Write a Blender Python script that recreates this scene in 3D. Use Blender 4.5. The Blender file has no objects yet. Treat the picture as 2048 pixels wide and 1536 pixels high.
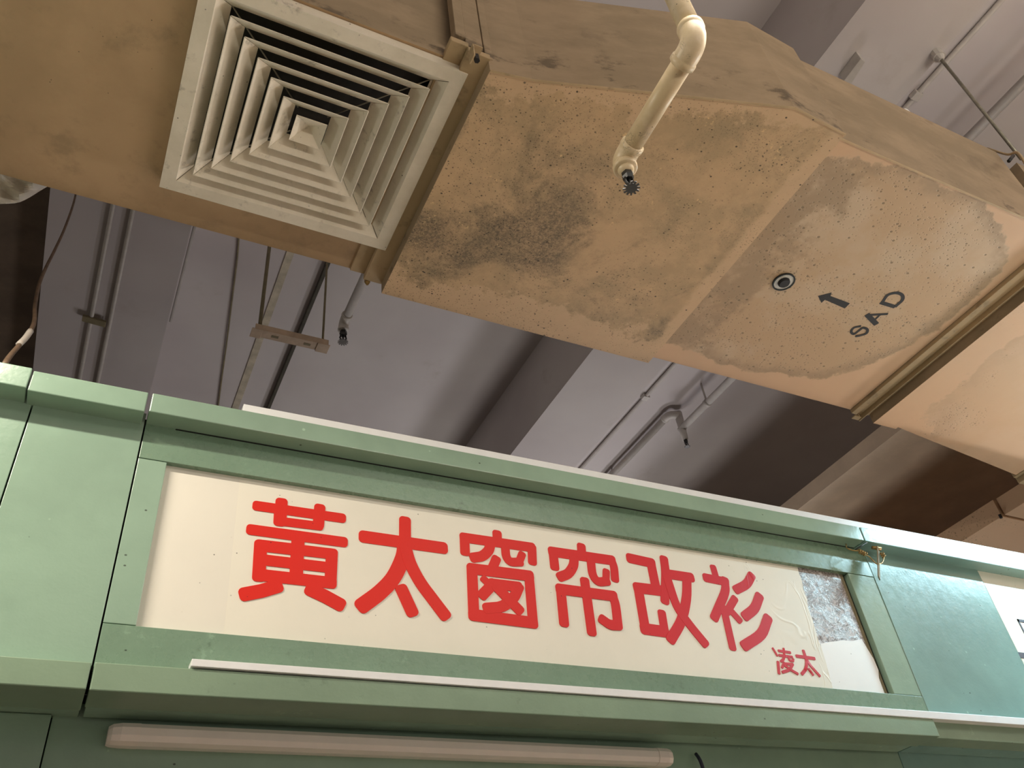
import bpy, bmesh, math, random
from mathutils import Vector, Matrix
random.seed(7)

# ------------------------------------------------------------------ camera
EYE = Vector((0.0, 0.0, 1.6))
FPX = 1701.4                                   # focal length in pixels of a 2048 px wide frame
RX = Vector((0.89548797, -0.43340922, -0.10128057))   # image right
RD = Vector((0.20792819, 0.60856082, -0.76578038))    # image down
RF = Vector((0.39353166, 0.66468803, 0.63507689))     # viewing direction
scene = bpy.context.scene
COL = scene.collection
cam_d = bpy.data.cameras.new('camera')
cam = bpy.data.objects.new('camera', cam_d)
COL.objects.link(cam)
cam_d.sensor_width = 36.0
cam_d.lens = 36.0 * FPX / 2048.0
cam_d.clip_start = 0.02
m = Matrix.Identity(4)
for i in range(3):
    m[i][0] = RX[i]; m[i][1] = -RD[i]; m[i][2] = -RF[i]; m[i][3] = EYE[i]
# rows above are the camera axes expressed in world x (along the stalls), y (into them), z (up)
m = Matrix(((RX.x, -RD.x, -RF.x, EYE.x), (RX.y, -RD.y, -RF.y, EYE.y), (RX.z, -RD.z, -RF.z, EYE.z), (0, 0, 0, 1)))
cam.matrix_world = m
scene.camera = cam

# ------------------------------------------------------------------ world, lights, exposure
world = bpy.data.worlds.new('world'); scene.world = world
world.use_nodes = True
bg = world.node_tree.nodes['Background']
bg.inputs[0].default_value = (1.0, 0.92, 0.82, 1); bg.inputs[1].default_value = 0.15
vs = scene.view_settings
vs.view_transform = 'Standard'; vs.look = 'None'; vs.gamma = 1.0; vs.exposure = 1.06
vs.use_curve_mapping = False


def area(name, loc, size, power, col, target=None):
    d = bpy.data.lights.new(name, 'AREA'); d.shape = 'RECTANGLE'
    d.size, d.size_y = size; d.energy = power; d.color = col
    o = bpy.data.objects.new(name, d); COL.objects.link(o); o.location = loc
    if target is not None:
        o.rotation_euler = (Vector(target) - Vector(loc)).to_track_quat('-Z', 'Y').to_euler()
    return o


# tube lamps hung under the duct over the aisle (out of frame; both mirrored in the gloss paint),
# and an added fill between them
area('aisle_tube_light', (-0.95, 0.95, 3.26), (1.2, 0.05), 23, (1.0, 0.91, 0.76))
area('aisle_mid_fill', (1.20, 0.25, 3.28), (1.2, 0.3), 6, (1.0, 0.95, 0.84))  # unseen fill, added to even out the middle of the sign
area('aisle_tube_light', (3.50, 0.95, 3.27), (1.2, 0.05), 28, (0.55, 0.87, 1.0))
# added uplights across the aisle and behind the sign, then the stall lamp
area('aisle_fill_uplight', (1.8, -2.2, 2.1), (2.4, 0.12), 45, (1.0, 0.90, 0.76), (1.8, -2.1, 4.8))  # unseen source added to brighten the ceiling over the aisle
area('stall_lamp_and_fill', (2.7, 4.2, 1.3), (1.2, 0.3), 13, (1.0, 0.95, 0.90), (2.6, 4.1, 4.8))  # added fill that lifts the slab and the branch duct
area('stall_lamp_and_fill', (4.3, 5.0, 1.5), (1.5, 0.6), 25, (0.98, 0.96, 1.0), (4.1, 4.9, 4.8))

# ------------------------------------------------------------------ pixel -> point on a real plane of the place


def ray(u, v):
    return RX * ((u - 1024) / FPX) + RD * ((v - 768) / FPX) + RF


def onY(u, v, Y):
    r = ray(u, v); return EYE + r * (Y / r.y)


def onZ(u, v, Z):                              # Z above the eye
    r = ray(u, v); return EYE + r * (Z / r.z)


# ------------------------------------------------------------------ node helpers
class NT:
    def __init__(s, name, rough=0.5, spec=0.5):
        s.m = bpy.data.materials.new(name); s.m.use_nodes = True
        s.t = s.m.node_tree; s.b = s.t.nodes['Principled BSDF']
        s.b.inputs['Roughness'].default_value = rough
        s.b.inputs['Specular IOR Level'].default_value = spec
        g = s.t.nodes.new('ShaderNodeNewGeometry'); s.pos = g.outputs['Position']
        x = s.t.nodes.new('ShaderNodeSeparateXYZ'); s.t.links.new(s.pos, x.inputs[0])
        s.x, s.y, s.z = x.outputs

    def put(s, sock, v):
        if hasattr(v, 'is_linked') or isinstance(v, bpy.types.NodeSocket): s.t.links.new(v, sock)
        else: sock.default_value = v

    def math(s, op, a, b=0.0, c=None, clamp=False):
        n = s.t.nodes.new('ShaderNodeMath'); n.operation = op; n.use_clamp = clamp
        s.put(n.inputs[0], a); s.put(n.inputs[1], b)
        if c is not None: s.put(n.inputs[2], c)
        return n.outputs[0]

    def noise(s, scale, detail=4, rough=0.55, off=(0, 0, 0), stretch=(1, 1, 1), dist=0.0):
        mp = s.t.nodes.new('ShaderNodeMapping')
        mp.inputs['Location'].default_value = off; mp.inputs['Scale'].default_value = stretch
        s.t.links.new(s.pos, mp.inputs[0])
        n = s.t.nodes.new('ShaderNodeTexNoise')
        n.inputs['Scale'].default_value = scale; n.inputs['Detail'].default_value = detail
        n.inputs['Roughness'].default_value = rough; n.inputs['Distortion'].default_value = dist
        s.t.links.new(mp.outputs[0], n.inputs[0])
        return n.outputs[0]

    def voro(s, scale, off=(0, 0, 0), stretch=(1, 1, 1), feature='F1', rnd=1.0):
        mp = s.t.nodes.new('ShaderNodeMapping')
        mp.inputs['Location'].default_value = off; mp.inputs['Scale'].default_value = stretch
        s.t.links.new(s.pos, mp.inputs[0])
        n = s.t.nodes.new('ShaderNodeTexVoronoi'); n.feature = feature
        n.inputs['Scale'].default_value = scale; n.inputs['Randomness'].default_value = rnd
        s.t.links.new(mp.outputs[0], n.inputs[0])
        return n.outputs['Distance'], n.outputs.get('Color')

    def step(s, v, a, b):                       # smooth 0..1 from a to b (a > b allowed)
        n = s.t.nodes.new('ShaderNodeMapRange'); n.interpolation_type = 'SMOOTHSTEP'
        if a <= b:
            n.inputs['From Min'].default_value = a; n.inputs['From Max'].default_value = b
            n.inputs['To Min'].default_value = 0.0; n.inputs['To Max'].default_value = 1.0
        else:
            n.inputs['From Min'].default_value = b; n.inputs['From Max'].default_value = a
            n.inputs['To Min'].default_value = 1.0; n.inputs['To Max'].default_value = 0.0
        s.put(n.inputs['Value'], v)
        return n.outputs[0]

    def mix(s, f, a, b, mode='MIX'):
        n = s.t.nodes.new('ShaderNodeMix'); n.data_type = 'RGBA'; n.blend_type = mode
        s.put(n.inputs['Factor'], f)
        for k, v in (('A', a), ('B', b)):
            sock = [i for i in n.inputs if i.name == k and i.type == 'RGBA'][0]
            s.put(sock, (*v, 1.0) if isinstance(v, tuple) and len(v) == 3 else v)
        return [o for o in n.outputs if o.type == 'RGBA'][0]

    def bump(s, h, strength=0.2, dist=0.002):
        n = s.t.nodes.new('ShaderNodeBump'); n.inputs['Strength'].default_value = strength
        n.inputs['Distance'].default_value = dist
        s.put(n.inputs['Height'], h); s.t.links.new(n.outputs[0], s.b.inputs['Normal'])

    def color(s, c):
        s.put(s.b.inputs['Base Color'], (*c, 1.0) if isinstance(c, tuple) and len(c) == 3 else c)
        return s

    def rough(s, v):
        s.put(s.b.inputs['Roughness'], v); return s


def lin(r, g, b):
    f = lambda c: (c / 255 / 12.92) if c / 255 <= 0.04045 else ((c / 255 + 0.055) / 1.055) ** 2.4
    return (f(r), f(g), f(b))


def simple(name, rgb, rough=0.5, var=0.12, scale=30, metal=0.0, spec=0.5, bump=0.05):
    n = NT(name, rough, spec)
    c = lin(*rgb)
    f = n.noise(scale, 5, 0.6)
    n.color(n.mix(n.step(f, 0.3, 0.75), tuple(x * (1 - var) for x in c), tuple(min(1, x * (1 + var)) for x in c)))
    n.b.inputs['Metallic'].default_value = metal
    if bump: n.bump(f, bump, 0.001)
    return n.m


M = {}
# ---- green oil paint of the stall fronts
def green_mat(name, rgb, rough=0.3, scuff=0.0):
    n = NT(name, rough, 0.5)
    c = lin(*rgb)
    big = n.noise(3.5, 4, 0.6, (3, 1, 5))
    fine = n.noise(45, 4, 0.6)
    col = n.mix(n.step(big, 0.32, 0.7), tuple(x * 0.9 for x in c), tuple(min(1, x * 1.08) for x in c))
    pale, _ = n.voro(22, (4.3, 1.1, 2.2))
    pm = n.math('MULTIPLY', n.step(pale, 0.10, 0.05), n.step(n.noise(5, 2, 0.5, (9, 3, 1)), 0.53, 0.62))
    col = n.mix(n.math('MULTIPLY', pm, 0.55), col, tuple(min(1, x * 1.7 + 0.03) for x in c))
    dk, _ = n.voro(30, (1.3, 7.1, 0.2), (1, 1, 1.4))
    dm = n.math('MULTIPLY', n.step(dk, 0.09, 0.05), n.step(n.noise(6, 2, 0.5, (2, 8, 4)), 0.55, 0.63))
    col = n.mix(n.math('MULTIPLY', dm, 0.8), col, (0.02, 0.022, 0.018))
    if scuff:
        s1 = n.math('MULTIPLY', n.step(n.noise(9, 6, 0.75, (5, 5, 1)), 0.56, 0.68), n.step(n.noise(38, 5, 0.75, (1, 4, 6)), 0.5, 0.6))
        col = n.mix(n.math('MULTIPLY', s1, scuff), col, tuple(x * 0.4 for x in c))
        s2 = n.math('MULTIPLY', n.step(n.noise(10, 4, 0.6, (15, 2, 7)), 0.6, 0.7), n.step(n.noise(60, 4, 0.7, (3, 9, 2)), 0.52, 0.62))
        col = n.mix(n.math('MULTIPLY', s2, 0.45), col, tuple(min(1, x * 1.6 + 0.03) for x in c))
    n.color(col)
    n.rough(n.math('ADD', n.math('MULTIPLY', fine, 0.14), rough - 0.07))
    ripple = n.math('ADD', n.math('MULTIPLY', n.noise(140, 3, 0.6), 0.5), n.math('MULTIPLY', n.noise(28, 3, 0.6), 1.2))
    n.bump(ripple, 0.22, 0.0016)
    return n.m


M['green'] = green_mat('green_oil_paint', (142, 168, 148), 0.20)
M['green_right'] = green_mat('green_oil_paint_cool_tint', (128, 162, 154), 0.20)  # same green with the cool lamp tint mixed into its colour
M['green_rail'] = green_mat('green_oil_paint_scuffed', (118, 144, 122), 0.28, 0.75)
M['green_ledge'] = green_mat('green_oil_paint_ledge', (132, 154, 130), 0.32, 0.35)


# ---- duct paint
def duct_mat(name, kind):
    n = NT(name, 0.55, 0.35)
    clean = lin(202, 172, 136)
    pinkish = lin(206, 172, 138)
    dull = lin(176, 146, 108)
    grime = lin(92, 82, 66)
    big = n.noise(2.6, 6, 0.62, (3, 2, 7))
    med = n.noise(9, 8, 0.68, (1, 5, 2))
    fin = n.noise(55, 4, 0.65)
    spk, spc = n.voro(64, (0.3, 0.2, 0.9))
    spk2, _ = n.voro(135, (3.3, 1.2, 0.9))
    col = n.mix(n.step(med, 0.3, 0.7), tuple(x * 0.93 for x in clean), tuple(x * 1.03 for x in clean))
    if kind == 'plain':
        col = n.mix(n.step(big, 0.35, 0.65), lin(172, 144, 110), lin(190, 160, 124))
        col = n.mix(n.math('MULTIPLY', n.step(med, 0.52, 0.72), 0.3), col, grime)
        sp = n.math('MULTIPLY', n.step(spk, 0.10, 0.06), n.step(n.noise(12, 2, 0.5, (7, 1, 1)), 0.58, 0.64))
        col = n.mix(n.math('MULTIPLY', sp, 0.8), col, (0.02, 0.016, 0.01))
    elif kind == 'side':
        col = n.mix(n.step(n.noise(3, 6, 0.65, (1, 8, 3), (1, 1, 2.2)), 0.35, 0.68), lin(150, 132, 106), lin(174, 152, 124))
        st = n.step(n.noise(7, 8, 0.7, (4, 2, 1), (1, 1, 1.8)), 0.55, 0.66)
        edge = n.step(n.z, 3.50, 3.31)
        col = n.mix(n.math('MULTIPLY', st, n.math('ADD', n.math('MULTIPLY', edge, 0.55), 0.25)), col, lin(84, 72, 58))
    elif kind == 'sec2':
        wob = n.math('MULTIPLY', n.math('SUBTRACT', n.noise(8, 12, 0.72, (2, 2, 9)), 0.5), 0.36)
        d1 = n.math('SUBTRACT', 1.49, n.math('MULTIPLY_ADD', n.x, 0.03, n.y))
        d2 = n.math('SUBTRACT', 1.375, n.math('MULTIPLY_ADD', n.y, -0.0, n.x))
        d3 = n.math('SUBTRACT', n.math('MULTIPLY_ADD', n.x, 0.285, n.y), 0.99)
        mn = n.math('MINIMUM', n.math('MINIMUM', n.math('ADD', d1, wob), n.math('ADD', n.math('ADD', d2, 0.03), n.math('MULTIPLY', wob, 0.22))), n.math('ADD', d3, wob))
        mask = n.step(mn, 0.03, 0.055)
        blot = n.noise(5.5, 8, 0.7, (11, 3, 4), (1, 1, 1), 0.6)
        tone = n.mix(n.step(med, 0.38, 0.62), lin(176, 151, 115), lin(194, 164, 126))
        tone = n.mix(n.math('MULTIPLY', n.step(blot, 0.45, 0.66), 0.45), tone, lin(154, 136, 104))
        col = n.mix(n.math('MULTIPLY', mask, 0.92), col, tone)
        heavy = n.step(n.math('ADD', big, n.math('MULTIPLY', n.math('SUBTRACT', blot, 0.5), 0.9)), 0.44, 0.68)
        # soot is thickest towards the stall side and the diffuser end
        where = n.math('ADD', n.step(n.math('SUBTRACT', n.y, n.math('MULTIPLY', n.x, 0.35)), 0.5, 0.95), 0.15, clamp=True)
        grain = n.math('ADD', n.math('MULTIPLY', n.step(n.noise(170, 5, 0.8), 0.38, 0.6), 0.65), 0.35)
        soot = n.math('MULTIPLY', n.math('MULTIPLY', n.math('MULTIPLY', heavy, mask), where), grain)
        col = n.mix(n.math('MULTIPLY', soot, 0.85), col, lin(92, 82, 66))
        grit = n.math('MULTIPLY', n.math('MULTIPLY', n.step(n.noise(230, 3, 0.7, (3, 3, 3)), 0.56, 0.66), n.step(blot, 0.4, 0.6)), mask)
        col = n.mix(n.math('MULTIPLY', grit, 0.4), col, lin(80, 70, 52))
        flake = n.math('MULTIPLY', n.step(n.noise(11, 6, 0.75, (8, 3, 2)), 0.6, 0.66), n.step(n.noise(90, 4, 0.7, (2, 2, 2)), 0.5, 0.56))
        col = n.mix(n.math('MULTIPLY', n.math('MULTIPLY', flake, mask), 0.8), col, lin(222, 190, 140))
        s1, _ = n.voro(36, (0.3, 0.2, 0.9), (1, 1.2, 1))
        s2, _ = n.voro(78, (3.3, 1.2, 0.9), (1, 1.2, 1))
        s3, _ = n.voro(150, (5.3, 2.2, 0.9))
        left = n.step(n.x, 1.1, 0.6)
        p1 = n.math('MULTIPLY', n.step(s1, 0.13, 0.07), n.step(n.noise(5, 4, 0.6, (7, 1, 1)), 0.42, 0.54))
        p2 = n.math('MULTIPLY', n.step(s2, 0.20, 0.11), n.step(n.math('ADD', n.noise(4, 5, 0.65, (5, 9, 1)), n.math('MULTIPLY', left, 0.1)), 0.42, 0.58))
        p3 = n.math('MULTIPLY', n.step(s3, 0.24, 0.14), n.step(n.math('ADD', n.noise(6, 5, 0.65, (9, 2, 1)), n.math('MULTIPLY', left, 0.12)), 0.44, 0.6))
        sp = n.math('MAXIMUM', p1, n.math('MAXIMUM', n.math('MULTIPLY', p2, 0.85), n.math('MULTIPLY', p3, 0.6)))
        col = n.mix(n.math('MULTIPLY', sp, 0.88), col, (0.03, 0.023, 0.014))
    elif kind in ('sec3', 'sec4'):
        wob = n.math('MULTIPLY', n.math('SUBTRACT', n.noise(5.5, 9, 0.66, (2, 6, 9)), 0.5), 0.85)
        cx, cy, rx, ry = (1.75, 1.08, 0.50, 0.41) if kind == 'sec3' else (3.3, 1.05, 0.8, 0.62)
        ax = n.math('POWER', n.math('ABSOLUTE', n.math('DIVIDE', n.math('SUBTRACT', n.math('MULTIPLY_ADD', n.y, 0.10, n.x), cx + 0.1), rx)), 2.6)
        ay = n.math('POWER', n.math('ABSOLUTE', n.math('DIVIDE', n.math('SUBTRACT', n.y, cy), ry)), 2.6)
        d = n.math('ADD', n.math('ADD', ax, ay), wob)
        mask = n.step(d, 1.0, 0.93)
        rim = n.math('MULTIPLY', n.math('MAXIMUM', n.step(d, 0.6, 0.95), n.step(n.math('SUBTRACT', n.x, n.math('MULTIPLY', n.math('SUBTRACT', med, 0.5), 0.5)), 1.60, 1.50) if kind == 'sec3' else 0.0), mask)
        col = n.mix(n.step(med, 0.3, 0.7), tuple(x * 0.97 for x in pinkish), pinkish)
        body = n.mix(n.step(big, 0.42, 0.6), lin(194, 172, 144), lin(186, 158, 124))
        body = n.mix(n.math('MULTIPLY', rim, n.math('MULTIPLY', n.step(med, 0.3, 0.55), 0.8)), body, lin(152, 130, 102))
        col = n.mix(n.math('MULTIPLY', mask, 0.9 if kind == 'sec3' else 0.4), col, body)
        drop, dc = n.voro(34, (0.3, 4.2, 0.9), (1, 1.3, 1))
        drop2, _ = n.voro(80, (0.3, 7.2, 0.9), (1, 1.3, 1))
        sp = n.math('MULTIPLY', n.step(drop, 0.19, 0.12), n.step(n.noise(9, 3, 0.6, (7, 1, 1)), 0.36, 0.5))
        sp = n.math('MAXIMUM', sp, n.math('MULTIPLY', n.math('MULTIPLY', n.step(drop2, 0.3, 0.16), n.step(n.noise(5, 3, 0.6, (3, 1, 7)), 0.36, 0.5)), 0.7))
        lim = n.step(d, 1.0, 0.8) if kind == 'sec3' else n.step(n.noise(3, 3, 0.6, (1, 1, 3)), 0.5, 0.62)
        col = n.mix(n.math('MULTIPLY', n.math('MULTIPLY', sp, lim), 0.62), col, lin(96, 84, 62))
        n.bump(n.math('MULTIPLY', n.math('MULTIPLY', sp, lim), -1.0), 0.5, 0.002)
    elif kind == 'bar':
        col = n.mix(n.step(n.noise(4, 5, 0.6, (1, 2, 3), (1, 0.4, 1)), 0.35, 0.65), lin(166, 146, 112), lin(190, 164, 128))
        col = n.mix(n.math('MULTIPLY', n.step(med, 0.58, 0.7), 0.4), col, grime)
    n.color(col)
    if kind not in ('sec3', 'sec4'):
        n.bump(n.math('ADD', fin, n.math('MULTIPLY', med, 1.5)), 0.12, 0.002)
    return n.m


for k in ('plain', 'side', 'sec2', 'sec3', 'sec4', 'bar'):
    M['duct_' + k] = duct_mat('duct_paint_' + k, k)


def louvre():
    n = NT('diffuser_paint', 0.45, 0.4)
    med = n.noise(10, 7, 0.68, (1, 5, 2)); fin = n.noise(60, 4, 0.6)
    col = n.mix(n.step(med, 0.3, 0.7), lin(220, 210, 190), lin(234, 224, 206))
    d = n.math('MULTIPLY', n.step(n.noise(17, 6, 0.7, (7, 2, 4)), 0.56, 0.7), n.step(fin, 0.4, 0.6))
    col = n.mix(n.math('MULTIPLY', d, 0.5), col, lin(100, 86, 66))
    spk, _ = n.voro(60, (2, 3, 4))
    sp = n.math('MULTIPLY', n.step(spk, 0.12, 0.07), n.step(n.noise(9, 3, 0.6, (7, 1, 1)), 0.55, 0.62))
    col = n.mix(sp, col, (0.03, 0.022, 0.015))
    n.color(col); n.bump(fin, 0.06, 0.001)
    return n.m


M['louvre'] = louvre()


def pipe_paint():
    n = NT('sprinkler_pipe_paint', 0.4, 0.45)
    med = n.noise(14, 5, 0.6); cr = n.noise(40, 6, 0.7, (3, 3, 1), (1, 1, 1), 1.5)
    col = n.mix(n.step(med, 0.35, 0.68), lin(206, 184, 146), lin(226, 206, 176))
    line = n.math('ABSOLUTE', n.math('SUBTRACT', cr, 0.5))
    ck = n.math('MULTIPLY', n.step(line, 0.012, 0.004), n.step(n.noise(16, 3, 0.6, (1, 9, 9)), 0.54, 0.62))
    col = n.mix(n.math('MULTIPLY', ck, 0.85), col, (0.04, 0.03, 0.02))
    sp, _ = n.voro(90, (1, 1, 5))
    sm = n.math('MULTIPLY', n.step(sp, 0.14, 0.08), n.step(n.noise(12, 3, 0.6, (4, 1, 1)), 0.56, 0.63))
    col = n.mix(sm, col, (0.03, 0.022, 0.015))
    n.color(col); n.bump(n.noise(22, 4, 0.6), 0.25, 0.004)
    return n.m


M['pipe'] = pipe_paint()


def slab_paint():
    n = NT('ceiling_paint', 0.8, 0.25)
    big = n.noise(0.9, 4, 0.55); fin = n.noise(30, 5, 0.6)
    col = n.mix(n.step(big, 0.3, 0.7), lin(186, 178, 178), lin(202, 196, 194))
    st = n.step(n.noise(2.2, 6, 0.65, (4, 4, 1)), 0.6, 0.75)
    col = n.mix(n.math('MULTIPLY', st, 0.22), col, lin(140, 124, 104))
    n.color(col); n.bump(fin, 0.06, 0.003)
    return n.m


M['slab'] = slab_paint()
M['shade_board'] = simple('slab_shade_brown', (120, 104, 90), 0.7, 0.2, 6)  # dark tone stands in for lack of light on the slab
M['white_plastic'] = simple('white_plastic', (236, 236, 236), 0.35, 0.03, 20)
M['lamp_shell'] = simple('lamp_shell', (236, 228, 222), 0.35, 0.03, 20)
M['lamp_diffuser'] = simple('lamp_diffuser', (238, 228, 220), 0.3, 0.02, 20)
M['lamp_end'] = simple('lamp_end', (240, 228, 220), 0.35, 0.03, 20)
M['black'] = simple('black_metal', (22, 21, 20), 0.4, 0.2, 60)
M['chrome'] = simple('sprinkler_chrome', (150, 150, 150), 0.3, 0.1, 60, 0.9)
M['spray'] = simple('black_spray_paint', (26, 25, 26), 0.7, 0.15, 80)
M['brass'] = simple('brass_wire', (168, 138, 84), 0.35, 0.2, 80, 0.6)
M['steel'] = simple('dull_steel', (150, 146, 132), 0.4, 0.2, 60, 0.5)
M['strut'] = simple('strut_paint', (186, 164, 142), 0.55, 0.15, 20)
M['conduit'] = simple('conduit_paint', (190, 184, 178), 0.5, 0.08, 20)
M['conduit_olive'] = simple('olive_conduit', (124, 114, 88), 0.6, 0.15, 20)
M['crack'] = simple('dark_gap', (74, 70, 60), 0.8, 0.2, 20)
M['stain'] = simple('yellowed_batten', (186, 176, 156), 0.8, 0.2, 15)
M['cable'] = simple('brown_cable', (112, 90, 72), 0.5, 0.2, 40)
M['tape'] = simple('white_tape', (200, 190, 180), 0.6, 0.05, 40)
M['sheet'] = simple('plastic_sheet', (226, 220, 210), 0.4, 0.1, 12)
M['floor'] = simple('floor_tiles', (140, 128, 114), 0.5, 0.1, 3)
M['shutter'] = simple('shutter_dark', (22, 22, 22), 0.6, 0.2, 20)
M['alu'] = simple('grey_aluminium', (140, 140, 136), 0.4, 0.1, 20, 0.3)
M['brown_duct'] = simple('brown_duct_paint', (206, 186, 162), 0.6, 0.1, 5)
M['lit_tube'] = NT('lit_lamp_tube', 0.4).m
M['navy'] = simple('navy_lettering', (40, 44, 62), 0.5, 0.05, 40)
M['flash'] = simple('white_paper', (206, 206, 200), 0.6, 0.05, 20)


def board_white(name, rgb, rough, wrinkle=False):
    n = NT(name, rough, 0.5)
    c = lin(*rgb)
    col = n.mix(n.step(n.noise(3, 5, 0.6), 0.3, 0.7), tuple(x * 0.95 for x in c), c)
    sp, _ = n.voro(48, (1.3, 2.1, 0.4))
    sm = n.math('MULTIPLY', n.step(sp, 0.085, 0.05), n.step(n.noise(7, 2, 0.6, (3, 1, 6)), 0.54, 0.6))
    col = n.mix(n.math('MULTIPLY', sm, 0.85), col, (0.06, 0.055, 0.04))
    stn = n.math('MULTIPLY', n.step(n.noise(16, 4, 0.6, (6, 6, 2)), 0.68, 0.74), 0.35)
    col = n.mix(stn, col, lin(150, 140, 110))
    n.color(col)
    h = n.noise(60, 3, 0.6)
    if wrinkle:
        w = n.noise(9, 2, 0.5, (2, 7, 1), (1, 1, 0.5), 1.2)
        ridge = n.step(n.math('ABSOLUTE', n.math('SUBTRACT', w, 0.5)), 0.035, 0.0)
        zone = n.math('MULTIPLY', n.step(n.x, 1.52, 1.66), n.step(n.noise(6, 2, 0.5, (1, 3, 3)), 0.42, 0.6))
        h = n.math('ADD', n.math('MULTIPLY', h, 0.05), n.math('MULTIPLY', ridge, zone))
        n.bump(h, 0.35, 0.002)
    else:
        n.bump(h, 0.05, 0.001)
    return n.m


M['vinyl'] = board_white('cream_vinyl', (240, 234, 218), 0.5, True)
M['vinyl_old'] = board_white('cream_vinyl_old', (236, 230, 216), 0.5)
M['patch'] = board_white('white_patch_sheet', (250, 250, 248), 0.4)
M['cream_board'] = board_white('cream_sign_board', (238, 236, 220), 0.35)


def mottled():
    n = NT('adhesive_stained_board', 0.22, 0.6)
    a = n.noise(34, 7, 0.7, (2, 2, 8), (1, 1, 1), 2.2)
    line = n.math('ABSOLUTE', n.math('SUBTRACT', a, 0.5))
    b = n.step(n.noise(85, 6, 0.75), 0.46, 0.6)
    col = n.mix(n.step(line, 0.05, 0.005), lin(192, 184, 182), lin(84, 74, 68))
    col = n.mix(n.math('MULTIPLY', b, n.step(n.z, 2.50, 2.62)), col, lin(112, 100, 94))
    n.color(col); n.bump(a, 0.3, 0.003)
    return n.m


M['mottled'] = mottled()


def red():
    n = NT('red_vinyl', 0.5, 0.3)
    sp, _ = n.voro(60, (1.3, 2.1, 0.4))
    sm = n.math('MULTIPLY', n.step(sp, 0.085, 0.05), n.step(n.noise(7, 2, 0.6, (3, 1, 6)), 0.53, 0.6))
    col = n.mix(n.step(n.x, 0.5, 1.7), lin(224, 36, 20), lin(206, 40, 52))
    n.color(n.mix(sm, col, (0.03, 0.01, 0.01)))
    w = n.noise(9, 2, 0.5, (2, 7, 1), (1, 1, 0.5), 1.2)
    ridge = n.step(n.math('ABSOLUTE', n.math('SUBTRACT', w, 0.5)), 0.035, 0.0)
    zone = n.math('MULTIPLY', n.step(n.x, 1.52, 1.66), n.step(n.noise(6, 2, 0.5, (1, 3, 3)), 0.42, 0.6))
    n.bump(n.math('MULTIPLY', ridge, zone), 0.5, 0.003)
    return n.m


M['red'] = red()

# ------------------------------------------------------------------ object helpers
WLOC = {}


def finish(o, name, parent, loc):
    COL.objects.link(o); o.location = loc; WLOC[o.name] = Vector(loc)
    if parent is not None:
        o.parent = parent
        o.matrix_parent_inverse = Matrix.Translation(-WLOC[parent.name])
    return o


def thing(name, loc, label, cat, group=None, kind=None):
    o = bpy.data.objects.new(name, None); o.empty_display_size = 0.05
    finish(o, name, None, loc)
    return tag(o, label, cat, group, kind)


def tag(o, label=None, cat=None, group=None, kind=None):
    if label: o['label'] = label
    if cat: o['category'] = cat
    if group: o['group'] = group
    if kind: o['kind'] = kind
    return o


def mk(name, verts, faces, mat, parent=None, smooth=False, bevel=0.0, fix=True):
    verts = [Vector(v) for v in verts]
    lo = Vector([min(v[i] for v in verts) for i in range(3)]); hi = Vector([max(v[i] for v in verts) for i in range(3)])
    c = (lo + hi) / 2
    me = bpy.data.meshes.new(name)
    me.from_pydata([v - c for v in verts], [], faces)
    bm = bmesh.new(); bm.from_mesh(me)
    if fix: bmesh.ops.recalc_face_normals(bm, faces=bm.faces)
    if bevel:
        bmesh.ops.bevel(bm, geom=list(bm.edges), offset=bevel, segments=2, affect='EDGES', profile=0.5)
    bm.to_mesh(me); bm.free()
    me.materials.append(M[mat] if isinstance(mat, str) else mat)
    if smooth:
        for p in me.polygons: p.use_smooth = True
    return finish(bpy.data.objects.new(name, me), name, parent, c)


BF = [(0, 1, 2, 3), (7, 6, 5, 4), (0, 4, 5, 1), (1, 5, 6, 2), (2, 6, 7, 3), (3, 7, 4, 0)]


def box(name, x, y, z, mat, parent=None, bevel=0.0):
    v = [(x[0], y[0], z[0]), (x[1], y[0], z[0]), (x[1], y[0], z[1]), (x[0], y[0], z[1]),
         (x[0], y[1], z[0]), (x[1], y[1], z[0]), (x[1], y[1], z[1]), (x[0], y[1], z[1])]
    return mk(name, v, BF, mat, parent, bevel=bevel)


def prism(name, pts, off, mat, parent=None, bevel=0.0):
    n = len(pts); off = Vector(off)
    v = [Vector(p) for p in pts] + [Vector(p) + off for p in pts]
    f = [tuple(range(n)), tuple(range(2 * n - 1, n - 1, -1))] + [(i, i + n, (i + 1) % n + n, (i + 1) % n) for i in range(n)]
    return mk(name, v, f, mat, parent, bevel=bevel)


def sweep(pts, rad, n=12):
    pts = [Vector(p) for p in pts]; k = len(pts)
    rad = rad if isinstance(rad, (list, tuple)) else [rad] * k
    V, F = [], []
    t0 = (pts[1] - pts[0]).normalized()
    nrm = t0.orthogonal().normalized()
    for i, p in enumerate(pts):
        t = (pts[min(i + 1, k - 1)] - pts[max(i - 1, 0)]).normalized()
        nrm = (nrm - t * nrm.dot(t)).normalized(); b = t.cross(nrm)
        for j in range(n):
            a = 2 * math.pi * j / n
            V.append(p + (nrm * math.cos(a) + b * math.sin(a)) * rad[i])
    for i in range(k - 1):
        for j in range(n):
            F.append((i * n + j, i * n + (j + 1) % n, (i + 1) * n + (j + 1) % n, (i + 1) * n + j))
    F.append(tuple(range(n - 1, -1, -1))); F.append(tuple(range((k - 1) * n, k * n)))
    return V, F


def tube(name, pts, rad, mat, parent=None, n=12):
    V, F = sweep(pts, rad, n)
    return mk(name, V, F, mat, parent, smooth=True)


def multi(name, parts, mat, parent=None, smooth=False):
    V, F = [], []
    for v, f in parts:
        o = len(V); V += [Vector(q) for q in v]; F += [tuple(i + o for i in q) for q in f]
    return mk(name, V, F, mat, parent, smooth)


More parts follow.
